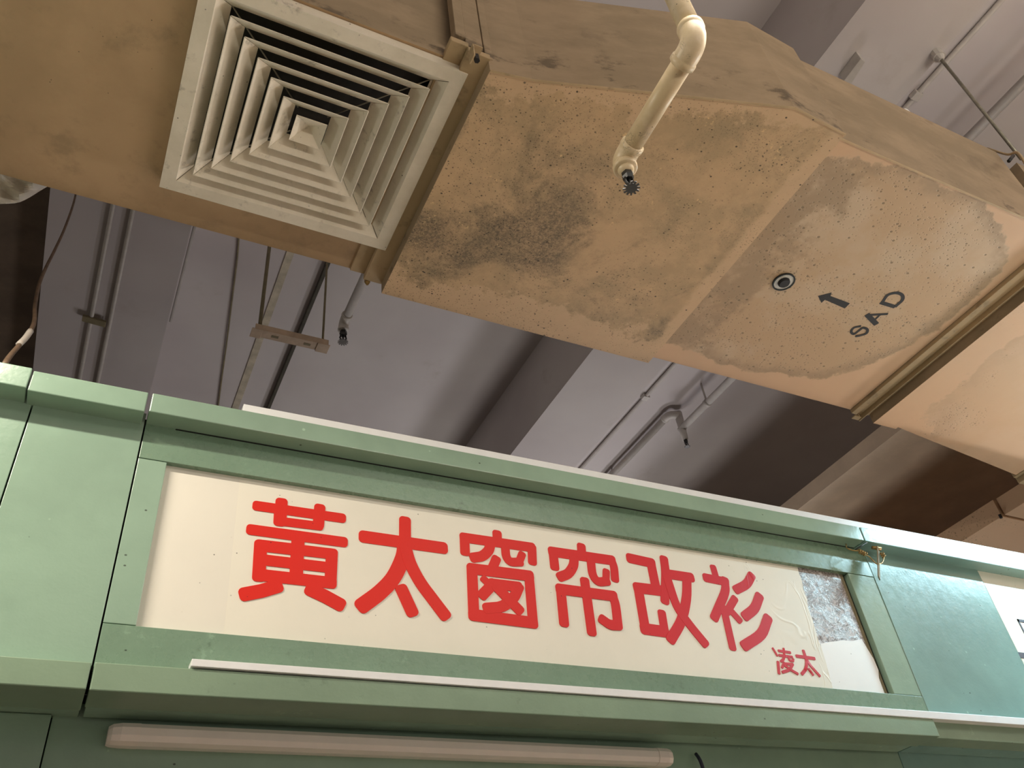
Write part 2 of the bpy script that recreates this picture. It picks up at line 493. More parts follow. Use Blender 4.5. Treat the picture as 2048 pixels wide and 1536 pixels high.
def boxvf(x, y, z):
    v = [(x[0], y[0], z[0]), (x[1], y[0], z[0]), (x[1], y[0], z[1]), (x[0], y[0], z[1]),
         (x[0], y[1], z[0]), (x[1], y[1], z[0]), (x[1], y[1], z[1]), (x[0], y[1], z[1])]
    return v, BF


def curve(pts, per=5):
    pts = [Vector(p) for p in pts]
    if len(pts) < 3: return pts
    out = []
    P = [pts[0] * 2 - pts[1]] + pts + [pts[-1] * 2 - pts[-2]]
    for i in range(1, len(P) - 2):
        a, b, c, d = P[i - 1:i + 3]
        for s in range(per):
            t = s / per
            out.append(0.5 * ((2 * b) + (c - a) * t + (2 * a - 5 * b + 4 * c - d) * t * t + (3 * b - a - 3 * c + d) * t ** 3))
    out.append(pts[-1])
    return out


# flat lettering: strokes in a plane, given as 2-D polylines with a width, round-cornered ends
def strokes_mesh(name, strokes, to3, depth, mat, parent, cap=0.32):
    V, F = [], []
    up = -depth.normalized(); cnt = [0]
    def poly(p2):
        n = len(p2); o = len(V); cnt[0] += 1
        lift = up * (0.000012 * cnt[0])              # overlapping strokes never share a plane
        for p in p2: V.append(to3(p) + lift)
        for p in p2: V.append(to3(p) + depth)
        F.append(tuple(range(o, o + n))); F.append(tuple(range(o + 2 * n - 1, o + n - 1, -1)))
        for i in range(n): F.append((o + i, o + n + i, o + n + (i + 1) % n, o + (i + 1) % n))
    for pts, w in strokes:
        P = [Vector((p[0], p[1])) for p in pts]
        for i in range(len(P) - 1):
            a, b = P[i], P[i + 1]; d = (b - a).normalized(); q = Vector((-d.y, d.x)); h = w / 2
            ea = h if i == 0 else 0; eb = h if i == len(P) - 2 else 0
            r = w * cap
            out = []
            def end(c, d, q, e):
                if e == 0: out.extend([c + q * h, c - q * h]); return
                tip = c + d * (e - r)
                for k in range(5):
                    an = math.pi / 2 * k / 4
                    out.append(tip + q * (h - r) + q * r * math.cos(an) + d * r * math.sin(an))
                for k in range(5):
                    an = math.pi / 2 * (1 - k / 4)
                    out.append(tip - q * (h - r) - q * r * math.cos(an) + d * r * math.sin(an))
            end(b, d, q, eb); end(a, -d, -q, ea)
            poly(out)
            if i > 0:
                poly([a + Vector((math.cos(t * math.pi / 8), math.sin(t * math.pi / 8))) * h for t in range(16)])
    return mk(name, V, F, mat, parent, fix=False)


# ================================================================== THE SETTING
D = 1.55                                   # stall fronts stand on the plane y = D
ZS, ZB = 3.2, 2.75                         # slab and beam soffits above the eye
E0 = EYE.z
def st(o): o['kind'] = 'structure'; return o


fl = st(box('floor', (-7, 11), (-6, 9), (-0.1, 0.0), 'floor'))
slab = st(box('ceiling', (-7, 11), (-6, 9), (E0 + ZS, E0 + ZS + 0.2), 'slab'))
bx0, bx1 = 0.716 * ZB, 0.868 * ZB
st(box('trim_1', (bx0, bx1), (-6, 9), (E0 + ZB, E0 + ZS + 0.01), 'slab'))          # beam over the sign
lx0, lx1 = -0.162 * ZB, 0.0215 * ZB
st(box('trim_2', (lx0, lx1), (-6, 9), (E0 + ZB, E0 + ZS + 0.01), 'slab'))          # beam at the dark bay
st(box('ceiling_shade_board', (-7, lx0 - 0.001), (1.2, 9), (E0 + ZB + 0.12, E0 + ZB + 0.16), 'shade_board'))  # added board, coloured as the shade of the unlit slab
st(box('wall_back', (-7, 11), (8.8, 9.0), (0, E0 + ZS), 'slab'))
# lower stall front (shutter box) below the lamp
st(box('wall_front', (-5.0, 9.0), (D + 0.1355, D + 0.175), (0.0, E0 + 0.62), 'shutter'))
st(box('fascia_light_block', (-5.0, 9.0), (D + 0.0225, D + 0.135), (E0 + 0.62, E0 + 1.16), 'shutter'))  # unseen dark backing, added to stop light showing through panel joints

# ================================================================== STALL FRONTS
X = lambda r: r * D
def fz(r): return E0 + r * D


def front_panel(name, px, mat, parent, t=0.018, bevel=0.0012, dy=0.0):
    return prism(name, [onY(u, v, D + dy) for u, v in px], (0, t, 0), mat, parent, bevel)


XJ, XO0, XO1, XR, XE = X(0.0195), X(0.0552), X(1.262), X(1.328), X(1.655)
ZT, ZO1, ZO0, ZL = fz(0.742), fz(0.6765), fz(0.449), fz(0.405)
YF = D - 0.045                              # cornice face
# --- left stall
A = thing('stall_fascia', (X(-0.3), D, fz(0.36)), 'plain green painted stall front left of the red lettered sign', 'stall front', 'green stall fronts')
g = 0.0015
box('panel', (X(-0.115) + g, XJ - g), (D + 0.001, D + 0.02), (fz(0.40), ZT + 0.01), 'green', A, 0.001)
box('panel', (-5.0, X(-0.115) - g), (D + 0.001, D + 0.02), (fz(0.40), ZT + 0.01), 'green', A, 0.001)
yl = D - 0.03
def zat(u, v, Y): return onY(u, v, Y).z
c0, c1 = zat(302, 785, YF), zat(292, 821, YF)
box('cornice', (onY(66, 741, YF).x + g, onY(299, 785, YF).x - g), (YF, D + 0.02), (c1 - 0.003, c0 - 0.001), 'green', A, 0.002)
box('cornice', (-5.0, onY(66, 741, YF).x - g), (YF - 0.003, D + 0.02), (c1, c0 + 0.002), 'green', A, 0.002)
l0, l1 = zat(175, 1380, yl), zat(184, 1323, yl)
box('ledge', (-5.0, XJ - 0.003), (yl, D + 0.07), (l0 + 0.001, l1 - 0.001), 'green_ledge', A, 0.002)
box('soffit_board', (-5.0, XJ - 0.004), (D + 0.0705, D + 0.125), (l0 + 0.006, l0 + 0.03), 'green', A, 0.001)
box('lower_panel', (-5.0, XJ - 0.045), (D + 0.105, D + 0.133), (E0 + 0.425, l0 + 0.005), 'green', A, 0.001)

# --- stall with the sign
B = thing('stall_fascia', (X(0.7), D, fz(0.36)), 'green painted stall front framing the white sign with big red characters', 'stall front', 'green stall fronts')
box('top_rail', (XJ + g, XR), (D, D + 0.02), (ZO1, ZT + 0.01), 'green_rail', B, 0.001)
box('bottom_rail', (XJ + g, XR), (D, D + 0.02), (ZL - 0.01, ZO0), 'green_rail', B, 0.001)
box('stile', (XJ + g, XO0), (D + 0.0008, D + 0.02), (ZO0 + 0.0015, ZO1 - 0.0012), 'green', B, 0.001)
box('stile', (XO1, XR), (D + 0.0008, D + 0.02), (ZO0 + 0.0012, ZO1 - 0.0012), 'green', B, 0.001)
cR = onY(1727, 1075, YF).x
def slant(name, x0, x1, zl, zr, y, mat, parent, bevel=0.002):
    v = [(x0, y[0], zl[0]), (x1, y[0], zr[0]), (x1, y[0], zr[1]), (x0, y[0], zl[1]),
         (x0, y[1], zl[0]), (x1, y[1], zr[0]), (x1, y[1], zr[1]), (x0, y[1], zl[1])]
    return mk(name, v, BF, mat, parent, bevel=bevel)


cb, ct = zat(1548, 1048, YF), zat(1548, 1021, YF)
slant('cornice', XJ + 0.001, cR - 0.001, (c1, c0), (cb, ct), (YF, D + 0.02), 'green', B)
lb, lt = zat(1878, 1473, yl), zat(1867, 1438, yl)
lx = onY(1873, 1455, yl).x
slant('ledge', XJ + 0.002, lx, (l0, l1), (lb, lt), (yl, D + 0.05), 'green_ledge', B)
slant('soffit_board', XJ + 0.004, lx - 0.012, (l0 + 0.003, l0 + 0.03), (lb + 0.003, lb + 0.03), (D + 0.0505, D + 0.105), 'green', B, 0.001)
box('lower_panel', (XJ - 0.043, lx), (D + 0.115, D + 0.134), (E0 + 0.425, l0 + 0.03), 'green', B, 0.001)

slant('joint_gap', XJ + 0.06, cR - 0.002, (c1 - 0.0026, c1 + 0.001), (cb - 0.0026, cb + 0.001), (D - 0.0012, D + 0.0005), 'black', B, 0.0)
# --- right stall
Cc = thing('stall_fascia', (X(1.5), D, fz(0.36)), 'glossy green stall front painted with a cool lamp tint right of the red lettered sign', 'stall front', 'green stall fronts')
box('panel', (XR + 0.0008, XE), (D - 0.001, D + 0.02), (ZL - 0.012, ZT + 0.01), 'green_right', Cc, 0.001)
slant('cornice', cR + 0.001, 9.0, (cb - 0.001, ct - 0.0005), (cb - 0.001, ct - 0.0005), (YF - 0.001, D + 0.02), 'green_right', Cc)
rb, rt = zat(2048, 1487, D - 0.012), zat(2048, 1450, D - 0.012)
box('ledge', (lx - 0.02, 9.0), (D - 0.012, D + 0.05), (rb, rt), 'green_ledge', Cc, 0.002)
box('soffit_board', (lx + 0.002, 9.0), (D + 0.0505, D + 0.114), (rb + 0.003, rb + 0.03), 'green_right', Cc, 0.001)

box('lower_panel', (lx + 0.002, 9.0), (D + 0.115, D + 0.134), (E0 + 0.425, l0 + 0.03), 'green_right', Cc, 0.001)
# cream sign of the next stall, only its left end in view
N = thing('shop_sign', (X(2.1), D, fz(0.42)), 'cream sign board with dark navy strokes at the right picture edge', 'sign')
box('board', (XE + 0.004, 4.6), (D + 0.001, D + 0.02), (ZL - 0.004, ZT + 0.01), 'cream_board', N, 0.001)
to_d = lambda p: onY(p[0], p[1], D + 0.001)
def s812(x, y): return (1900 + x / 5.486, 1120 + y / 5.486)
def on_plane(parent, name, strokes, Y, mat, cap=0.32, lift=0.0012):
    # strokes: list of (pixel polyline, width in metres) laid on the plane y = Y
    conv = [([(q.x, q.z) for q in (onY(u, v, Y) for u, v in pts)], w) for pts, w in strokes]
    return strokes_mesh(name, conv, lambda p: Vector((p[0], Y - lift, p[1])), Vector((0, lift * 0.9, 0)), mat, parent, cap)


p0 = onY(2034, 1238, D); p1 = onY(2052, 1282, D)
sx = p0.x; sz = p0.z
box('character_stroke', (sx, sx + 0.006), (D - 0.0005, D + 0.002), (sz - 0.085, sz), 'navy', N)
box('character_stroke', (sx, sx + 0.18), (D - 0.0005, D + 0.002), (sz - 0.009, sz), 'navy', N)
p2 = onY(2034, 1304, D)
box('character_stroke', (p2.x, p2.x + 0.2), (D - 0.0005, D + 0.002), (p2.z - 0.018, p2.z), 'navy', N)

# ================================================================== THE SIGN WITH RED CHARACTERS
YB = D + 0.014                             # face of the board, set back in the frame
S = thing('shop_sign', ((XO0 + XO1) / 2, YB, ZO0), 'white sign board with large red Chinese characters and a torn right end', 'sign')
box('backing_board', (XO0 - 0.01, XO1 - 0.022), (YB, YB + 0.006), (ZO0 - 0.01, ZO1 + 0.01), 'mottled', S)
box('board_edge', (XO1 - 0.0215, XO1 - 0.008), (YB + 0.001, YB + 0.01), (ZO0 - 0.01, ZO1 + 0.01), 'conduit_olive', S)
def zc(x, y): return (1220 + x / 3.4133, 1060 + y / 3.4133)
def sheet(name, px, lift, mat):
    pts = [onY(u, v, YB - lift) for u, v in px]
    return prism(name, pts, (0, lift * 0.8, 0), mat, S)


torn = [zc(1165, 218), zc(1278, 247), zc(1292, 300), zc(1310, 345), zc(1318, 400), zc(1345, 470), zc(1352, 530), zc(1378, 600), zc(1402, 680), zc(1425, 760), zc(1442, 800), zc(1470, 890), zc(1512, 1064)]
seam_t, seam_b = onY(478, 968, YB), onY(447, 1275, YB)
pts = [Vector((seam_t.x, YB - 0.0008, ZO1 + 0.008))]
tr = [onY(u, v, YB - 0.0008) for u, v in torn]
pts.append(Vector((tr[0].x, YB - 0.0008, ZO1 + 0.008)))
pts += tr
pts[-1].z = ZO0 - 0.008
pts.append(Vector((seam_b.x, YB - 0.0008, ZO0 - 0.008)))
VS = prism('vinyl_sheet', pts, (0, 0.0007, 0), 'vinyl', S)
prism('vinyl_sheet', [Vector((XO0 - 0.008, YB - 0.0006, ZO1 + 0.008)), Vector((seam_t.x + 0.004, YB - 0.0006, ZO1 + 0.008)), Vector((seam_b.x + 0.004, YB - 0.0006, ZO0 - 0.008)), Vector((XO0 - 0.008, YB - 0.0006, ZO0 - 0.008))], (0, 0.0005, 0), 'vinyl_old', S)
ptc = [onY(*q, YB - 0.0006) for q in (zc(1436, 776), zc(1500, 764), zc(1590, 752), zc(1655, 757), zc(1718, 744), zc(1745, 790), zc(1800, 880), zc(1832, 955), zc(1836, 1010), zc(1870, 1104), zc(1500, 1070))]
ptc[-1].z = ptc[-2].z = ZO0 - 0.008
tag(prism('patch_sheet', ptc, (0, 0.0005, 0), 'patch', S), 'clean white patch on the torn end')

ca = lambda *p: [(440 + x / 4.096, 960 + y / 4.096) for x, y in p]
cb_ = lambda *p: [(880 + x / 4.096, 1020 + y / 4.096) for x, y in p]
cc = lambda *p: [zc(x, y) for x, y in p]
cd = lambda *p: [(1520 + x / 12.8, 1270 + y / 12.8) for x, y in p]
def cv(pts, per=4):
    return [(p.x, p.y) for p in curve([(a, b, 0) for a, b in pts], per)]


ka = lambda u: u / 4.096 * 0.00111        # stroke width in crop pixels -> metres
kb = lambda u: u / 4.096 * 0.00122
kc = lambda u: u / 3.4133 * 0.00140
kd = lambda u: u / 12.8 * 0.00150
CH = []
CH.append([(ca((312, 214), (988, 312)), ka(86)), (ca((503, 192), (494, 320)), ka(94)), (ca((816, 238), (806, 360)), ka(90)),
           (ca((486, 338), (806, 378)), ka(76)), (ca((490, 300), (488, 336)), ka(94)),
           (ca((264, 409), (1000, 508)), ka(90)),
           (ca((332, 538), (318, 784)), ka(96)), (ca((916, 606), (904, 842)), ka(92)),
           (ca((336, 538), (630, 572)), ka(98)), (ca((630, 572), (914, 606)), ka(92)),
           (ca((326, 652), (908, 720)), ka(90)),
           (ca((320, 778), (904, 842)), ka(96)),
           (ca((640, 470), (622, 806)), ka(100)),
           (ca((455, 876), (340, 910), (216, 934)), ka(106)), (ca((754, 905), (860, 955), (968, 1014)), ka(108))])
CH.append([(ca((1190, 467), (1815, 556)), ka(110)), (ca((1515, 344), (1515, 540)), ka(102)),
           (cv(ca((1512, 530), (1495, 640), (1420, 800), (1310, 920), (1175, 1022))), ka(124)),
           (cv(ca((1520, 560), (1560, 690), (1640, 840), (1735, 970), (1832, 1098))), ka(106)),
           (ca((1492, 908), (1566, 1070)), ka(104))])
CH.append([(cb_((467, 203), (470, 262)), kb(80)), (cb_((202, 228), (742, 306)), kb(86)), (cb_((200, 234), (204, 338)), kb(80)),
           (cb_((752, 316), (756, 418)), kb(78)),
           (cv(cb_((410, 290), (395, 335), (345, 378), (282, 390))), kb(84)),
           (cv(cb_((534, 312), (542, 380), (575, 424), (648, 428))), kb(74)), (cb_((648, 424), (668, 372)), kb(66)),
           (cb_((456, 412), (428, 478)), kb(78)),
           (cb_((260, 482), (276, 862)), kb(86)), (cb_((264, 483), (724, 540)), kb(92)), (cb_((728, 544), (760, 922)), kb(82)), (cb_((278, 862), (756, 924)), kb(92)),
           (cb_((362, 572), (392, 600)), kb(62)), (cb_((430, 610), (352, 692)), kb(86)), (cb_((432, 606), (632, 630)), kb(86)),
           (cv(cb_((640, 640), (600, 720), (510, 790), (392, 806))), kb(86)), (cb_((470, 640), (640, 815)), kb(86))])
CH.append([(cb_((1157, 308), (1160, 352)), kb(82)), (cb_((926, 344), (1400, 412)), kb(92)), (cb_((926, 350), (938, 460)), kb(82)),
           (cv(cb_((1405, 412), (1424, 470), (1432, 560))), kb(76)),
           (cv(cb_((1098, 400), (1090, 460), (1050, 520), (992, 546))), kb(84)),
           (cv(cb_((1234, 420), (1250, 530), (1292, 586), (1360, 586))), kb(78)), (cb_((1358, 588), (1360, 512)), kb(66)),
           (cb_((1185, 592), (1240, 992)), kb(84)), (cb_((988, 650), (1412, 706)), kb(92)), (cb_((988, 656), (1014, 918)), kb(84)),
           (cv(cb_((1412, 704), (1436, 780), (1456, 944))), kb(82)), (cv(cb_((1452, 946), (1390, 940), (1334, 904))), kb(84))])
CH.append([(cc((142, 195), (278, 225)), kc(68)), (cc((278, 225), (312, 392)), kc(66)), (cc((192, 396), (340, 414)), kc(72)),
           (cc((192, 398), (240, 676)), kc(66)), (cc((240, 676), (368, 694)), kc(72)), (cc((354, 576), (372, 690)), kc(58)),
           (cv(cc((368, 206), (378, 300), (374, 478))), kc(62)), (cc((384, 300), (545, 324)), kc(66)),
           (cv(cc((524, 330), (520, 470), (485, 620), (418, 742))), kc(66)), (cv(cc((396, 350), (455, 520), (540, 645), (640, 768))), kc(62))])
CH.append([(cc((705, 262), (722, 320)), kc(50)), (cc((660, 328), (780, 352)), kc(62)),
           (cv(cc((784, 350), (785, 420), (745, 520), (714, 594))), kc(62)), (cc((776, 540), (834, 796)), kc(54)),
           (cc((848, 474), (800, 556)), kc(52)), (cc((824, 552), (878, 612)), kc(50)),
           (cv(cc((962, 318), (930, 370), (866, 406))), kc(62)), (cv(cc((1016, 460), (985, 535), (926, 586))), kc(66)),
           (cv(cc((1074, 610), (1030, 712), (922, 788))), kc(68))])
CH.append([(cd((328, 352), (432, 522)), kd(54)), (cd((460, 706), (482, 972)), kd(70)),
           (cd((602, 362), (624, 560)), kd(54)), (cd((484, 408), (762, 450)), kd(60)), (cd((496, 522), (812, 566)), kd(60)),
           (cv(cd((612, 560), (590, 630), (540, 672))), kd(62)), (cv(cd((726, 566), (756, 650), (840, 664))), kd(54)), (cd((842, 662), (848, 626)), kd(48)),
           (cd((612, 722), (566, 828)), kd(60)), (cd((616, 738), (824, 750)), kd(58)), (cv(cd((826, 760), (745, 890), (582, 950))), kd(66)),
           (cv(cd((640, 790), (800, 905), (948, 992))), kd(60))])
CH.append([(cd((944, 542), (1380, 604)), kd(74)), (cv(cd((1112, 420), (1165, 580), (1190, 720), (1160, 880), (1076, 992))), kd(74)),
           (cv(cd((1200, 650), (1310, 810), (1512, 1040))), kd(66)), (cd((1248, 886), (1346, 1014)), kd(58))])
for ch in CH:
    on_plane(VS, 'character', ch, YB - 0.0008, 'red')

# ================================================================== WHITE TRUNKING STRIPS
za, zb2 = zat(490, 808, D - 0.03), zat(490, 819, D - 0.03)
zr_a, zr_b = zat(2048, 1107, D - 0.03), zat(2048, 1119, D - 0.03)
x0 = onY(487, 812, D - 0.03).x; x1 = onY(2048, 1112, D - 0.03).x
k = (9.0 - x0) / (x1 - x0)
tag(slant('trunking_strip', x0, 9.0, (zb2 - 0.012, za), (zb2 - 0.012 + (zr_b - zb2) * k, za + (zr_a - za) * k), (D - 0.03, D - 0.005), 'white_plastic', None, 0.001),
    'long white plastic strip lying along the top of the green cornice', 'strip')
ya = D - 0.034
za, zb2 = zat(383, 1317, ya), zat(383, 1332, ya)
zr_a, zr_b = zat(2048, 1436, ya), zat(2048, 1450, ya)
x0 = onY(383, 1325, ya).x; x1 = onY(2048, 1442, ya).x
k = (9.0 - x0) / (x1 - x0)
tag(slant('trunking_strip', x0, 9.0, (zb2, za), (zb2 + (zr_b - zb2) * k, za + (zr_a - za) * k), (ya, D - 0.0012), 'white_plastic', None, 0.001),
    'long white plastic strip under the sign along the green ledge', 'strip')

# ================================================================== LED BATTEN UNDER THE LEDGE
YW = D + 0.115
La, Lb = onY(214, 1478, YW - 0.03), onY(1346, 1512, YW - 0.03)
T = thing('batten_light', ((La.x + Lb.x) / 2, YW, La.z), 'unlit long white batten lamp under the green ledge', 'lamp')
zc0 = (onY(700, 1462, YW - 0.04).z + onY(700, 1502, YW - 0.04).z) / 2
hh = abs(onY(700, 1462, YW - 0.04).z - onY(700, 1502, YW - 0.04).z) / 2
prof = [(-0.0, -hh * 0.9), (0.022, -hh), (0.036, -hh * 0.82), (0.042, -hh * 0.35), (0.042, hh * 0.35), (0.036, hh * 0.8), (0.022, hh), (0.0, hh * 0.9)]
def bat(name, xa, xb, mat, sc=1.0, rnd=0):
    n = len(prof); V = []; F = []
    xs = [(xa, 1.0), (xb, 1.0)]
    if rnd: 
        xs = [(xa, 0.0), (xa, 0.5), (xa + (xb - xa) * 0.12, 0.8), (xa + (xb - xa) * 0.4, 0.97), (xb, 1.0)]
    for x, q in xs:
        for dy, dz in prof:
            V.append((x, YW - dy * sc * (0.35 + 0.65 * q if q else 0.0), zc0 + dz * sc * (0.55 + 0.45 * q if q else 0)))
    for i in range(len(xs) - 1):
        for j in range(n): F.append((i * n + j, i * n + (j + 1) % n, (i + 1) * n + (j + 1) % n, (i + 1) * n + j))
    F.append(tuple(range(n))); F.append(tuple(range((len(xs) - 1) * n, len(xs) * n)))
    return mk(name, V, F, mat, T)


bat('diffuser', La.x + 0.05, Lb.x - 0.045, 'lamp_diffuser')
bat('end_cap', La.x, La.x + 0.0505, 'lamp_end', 1.02, 1)
bat('end_cap', Lb.x, Lb.x - 0.0455, 'lamp_end', 1.04, 1)

# the same lamps, switched on, under the ledges of the stalls to either side
YLIT = D - 0.07
for x0, x1, strength, lab in ((6.4, 7.6, 2000.0, 'lit batten lamp under the ledge of the stall to the right'), (-3.4, -2.2, 60.0, 'lit batten lamp under the ledge of the stall to the left')):
    em = NT('lit_lamp_diffuser', 0.4); em.color(lin(240, 230, 220))
    em.b.inputs['Emission Color'].default_value = (1.0, 0.91, 0.83, 1); em.b.inputs['Emission Strength'].default_value = strength
    LT = thing('batten_light', ((x0 + x1) / 2, YLIT, zc0), lab, 'lamp')
    mk('lit_diffuser', *sweep([(x0, YLIT, zc0), (x1, YLIT, zc0)], 0.02, 10), em.m, LT)
    for xx in (x0, x1):
        box('end_cap', (xx - 0.025, xx + 0.025), (YLIT - 0.024, YLIT + 0.024), (zc0 - 0.024, zc0 + 0.024), 'lamp_shell', LT, 0.004)
        box('bracket', (xx - 0.008, xx + 0.008), (YLIT + 0.0245, YW), (zc0 - 0.008, zc0 + 0.008), 'lamp_shell', LT)

# thin dark blue wire end hanging by the lamp
w = [onY(1392, 1508, YW - 0.01), onY(1397, 1515, YW - 0.02), onY(1402, 1525, YW - 0.022), onY(1408, 1545, YW - 0.018), onY(1410, 1570, YW - 0.012)]
W = tag(tube('wire_end', curve(w, 4), 0.0042, 'navy', None, 8), 'short dark blue wire poking out beside the batten lamp', 'wire')
# shutter rail below
tag(box('shutter_rail', (-5, 9.0), (D + 0.10, D + 0.134), (E0 + 0.405, E0 + 0.412), 'alu'), 'thin grey metal rail at the bottom picture edge', 'rail')

# ================================================================== HOOK WITH TWISTED WIRE
hb = onY(1758, 1098, D - 0.04)
Hk = thing('hanging_bracket', hb, 'rusty flat bracket with twisted brass wire hanging from the cornice', 'bracket')
tip = onY(1759, 1156, D - 0.05)
wd = Vector((0.80, 0.60, 0)) * 0.017
prism('bar', [hb - wd + Vector((0, 0, 0.004)), hb + wd + Vector((0, 0, 0.004)), tip + wd, tip - wd], (-0.0018, 0.0024, 0), 'conduit_olive', Hk)
V, F = sweep([hb + Vector((-0.022, 0.004, 0.004)), hb + Vector((0.004, -0.002, 0.0))], [0.005, 0.0065], 10)
mk('bolt', V, F, 'brass', Hk, True)
wp = [onY(u, v, y) for u, v, y in ((1692, 1088, D - 0.02), (1694, 1096, D - 0.03), (1706, 1101, D - 0.04), (1718, 1102, D - 0.045), (1726, 1108, D - 0.045), (1738, 1113, D - 0.045), (1746, 1121, D - 0.05), (1752, 1127, D - 0.052), (1758, 1128, D - 0.054), (1765, 1124, D - 0.05), (1768, 1112, D - 0.045), (1766, 1104, D - 0.04))]
WR = tube('wire', curve(wp, 5), 0.0017, 'brass', Hk, 8)
def coil(a, b, r, turns, th):
    a = Vector(a); b = Vector(b); d = (b - a).normalized(); n1 = d.orthogonal().normalized(); n2 = d.cross(n1)
    out = []
    for i in range(int(turns * 10) + 1):
        t = i / (turns * 10); an = 2 * math.pi * turns * t
        out.append(a.lerp(b, t) + (n1 * math.cos(an) + n2 * math.sin(an)) * r)
    return out
tube('wire_coil', coil(onY(1717, 1102, D - 0.045), onY(1732, 1109, D - 0.045), 0.0055, 3.5, 0.0018), 0.002, 'brass', WR, 6)
tube('wire_coil', coil(onY(1763, 1106, D - 0.045), onY(1769, 1115, D - 0.045), 0.0055, 2.5, 0.0018), 0.002, 'brass', WR, 6)
tube('wire', [onY(1711, 1099, D - 0.04), onY(1734, 1085, D - 0.046)], 0.0018, 'black', Hk, 6)

# ================================================================== MAIN AIR DUCT
H1, H2, H3, H4 = 1.75, 1.685, 1.717, 1.69
YFAR = 1.533
TOP = E0 + 2.10
DU = thing('air_duct', (1.4, 1.1, E0 + H2), 'tan painted sheet metal air duct running above the stall fronts', 'air duct')
def duct(name, plan, zb, zt, bottom_mat, hole=None):
    n = len(plan); V = [(x, y, zb) for x, y in plan] + [(x, y, zt) for x, y in plan]
    sides = [(i, i + n, (i + 1) % n + n, (i + 1) % n) for i in range(n)]
    top = [tuple(range(2 * n - 1, n - 1, -1))]
    o = mk(name, V, sides + top + ([] if hole else [tuple(range(n))]), 'duct_side', DU)
    me = o.data; me.materials.append(M[bottom_mat])
    for p in me.polygons:
        if p.normal.z < -0.5: p.material_index = 1
    return o


XA = 0.2765 * H1                       # end of the section that carries the diffuser
d1 = duct('duct_section', [(-5.0, 0.495 * H1), (XA, 0.495 * H1), (XA, YFAR), (-5.0, YFAR)], E0 + H1, TOP, 'duct_plain', True)
ox0, ox1, oy0, oy1 = -0.0525, 0.5085, 0.872, 1.4155        # outer edge of the diffuser frame
hx0, hx1, hy0, hy1 = ox0 + 0.03, min(ox1 - 0.03, XA - 0.004), oy0 + 0.03, oy1 - 0.03
px0, px1, py0, py1 = -5.0, XA, 0.495 * H1, YFAR
zz = E0 + H1
V = [(px0, py0, zz), (px1, py0, zz), (px1, py1, zz), (px0, py1, zz), (hx0, hy0, zz), (hx1, hy0, zz), (hx1, hy1, zz), (hx0, hy1, zz)]
mk('duct_bottom', V, [(0, 1, 5, 4), (1, 2, 6, 5), (2, 3, 7, 6), (3, 0, 4, 7)], 'duct_plain', d1)
P = lambda r, z: (r[0] * z, r[1] * z)
X2a = 0.3195 * H2; X2b = onZ(1292, 711, H3).x
plan2 = [(X2a, 0.491 * H2), P((0.376, 0.482), H2), P((0.734, 0.380), H2), (X2b, 0.386 * H2), (X2b, YFAR), (X2a, YFAR)]
dsec2 = duct('duct_section', plan2, E0 + H2, TOP - 0.01, 'duct_sec2')
X3b = 1.322 * H3
dsec3 = duct('duct_section', [(X2b + 0.001, 0.394 * H3), (X3b, 0.394 * H3), (X3b, YFAR), (X2b + 0.001, YFAR)], E0 + H3, TOP + 0.01, 'duct_sec3')
# lap strip where the two sheets meet
x4 = onZ(1738, 846, H4).x
xk = onZ(1790, 852, H4).x
duct('duct_section', [(x4, 0.40 * H4), (xk, 0.40 * H4), (xk, YFAR), (x4, YFAR)], E0 + H4 - 0.012, TOP, 'duct_sec4')
e1 = onZ(2032, 950, H4)
duct('duct_section', [(xk + 0.001, 0.40 * H4), (e1.x, 0.36 * H4), (e1.x, e1.y), (xk + 0.001, onZ(1790, 852, H4).y)], E0 + H4, TOP, 'duct_sec4')
duct('duct_section', [(e1.x + 0.06, 0.36 * H4), (9.0, 0.36 * H4), (9.0, e1.y + 0.01), (e1.x + 0.06, e1.y + 0.01)], E0 + H4 - 0.015, TOP, 'duct_sec4')

# flange bars between the sections
def bar(name, x, y, z, mat='duct_bar', bev=0.0015): return box(name, x, y, z, mat, DU, bev)
xa0, xa1 = XA + 0.0005, onZ(728, 549, H1).x
xb0, xb1 = onZ(731, 551, H1 - 0.022).x, onZ(766, 562, H1 - 0.022).x
yn = 0.491 * H2
bar('flange', (xa0 - 0.035, xa1), (yn - 0.004, YFAR + 0.002), (E0 + H1 - 0.006, E0 + H1 + 0.012))
bar('flange', (xb0 - 0.002, xb1), (yn - 0.006, YFAR + 0.004), (E0 + H1 - 0.026, E0 + H1 - 0.008))
bar('flange', (xa0 - 0.022, xa0 + 0.002), (yn - 0.004, yn + 0.02), (E0 + H1 + 0.03, TOP), 'duct_side')
bar('flange', (xa0 + 0.0025, xb1 - 0.012), (yn - 0.001, yn + 0.02), (E0 + H1 + 0.008, TOP + 0.005), 'duct_side')
bar('flange', (xb1 - 0.0105, xb1 + 0.008), (yn - 0.003, yn + 0.02), (E0 + H1 - 0.02, TOP + 0.003), 'duct_side')
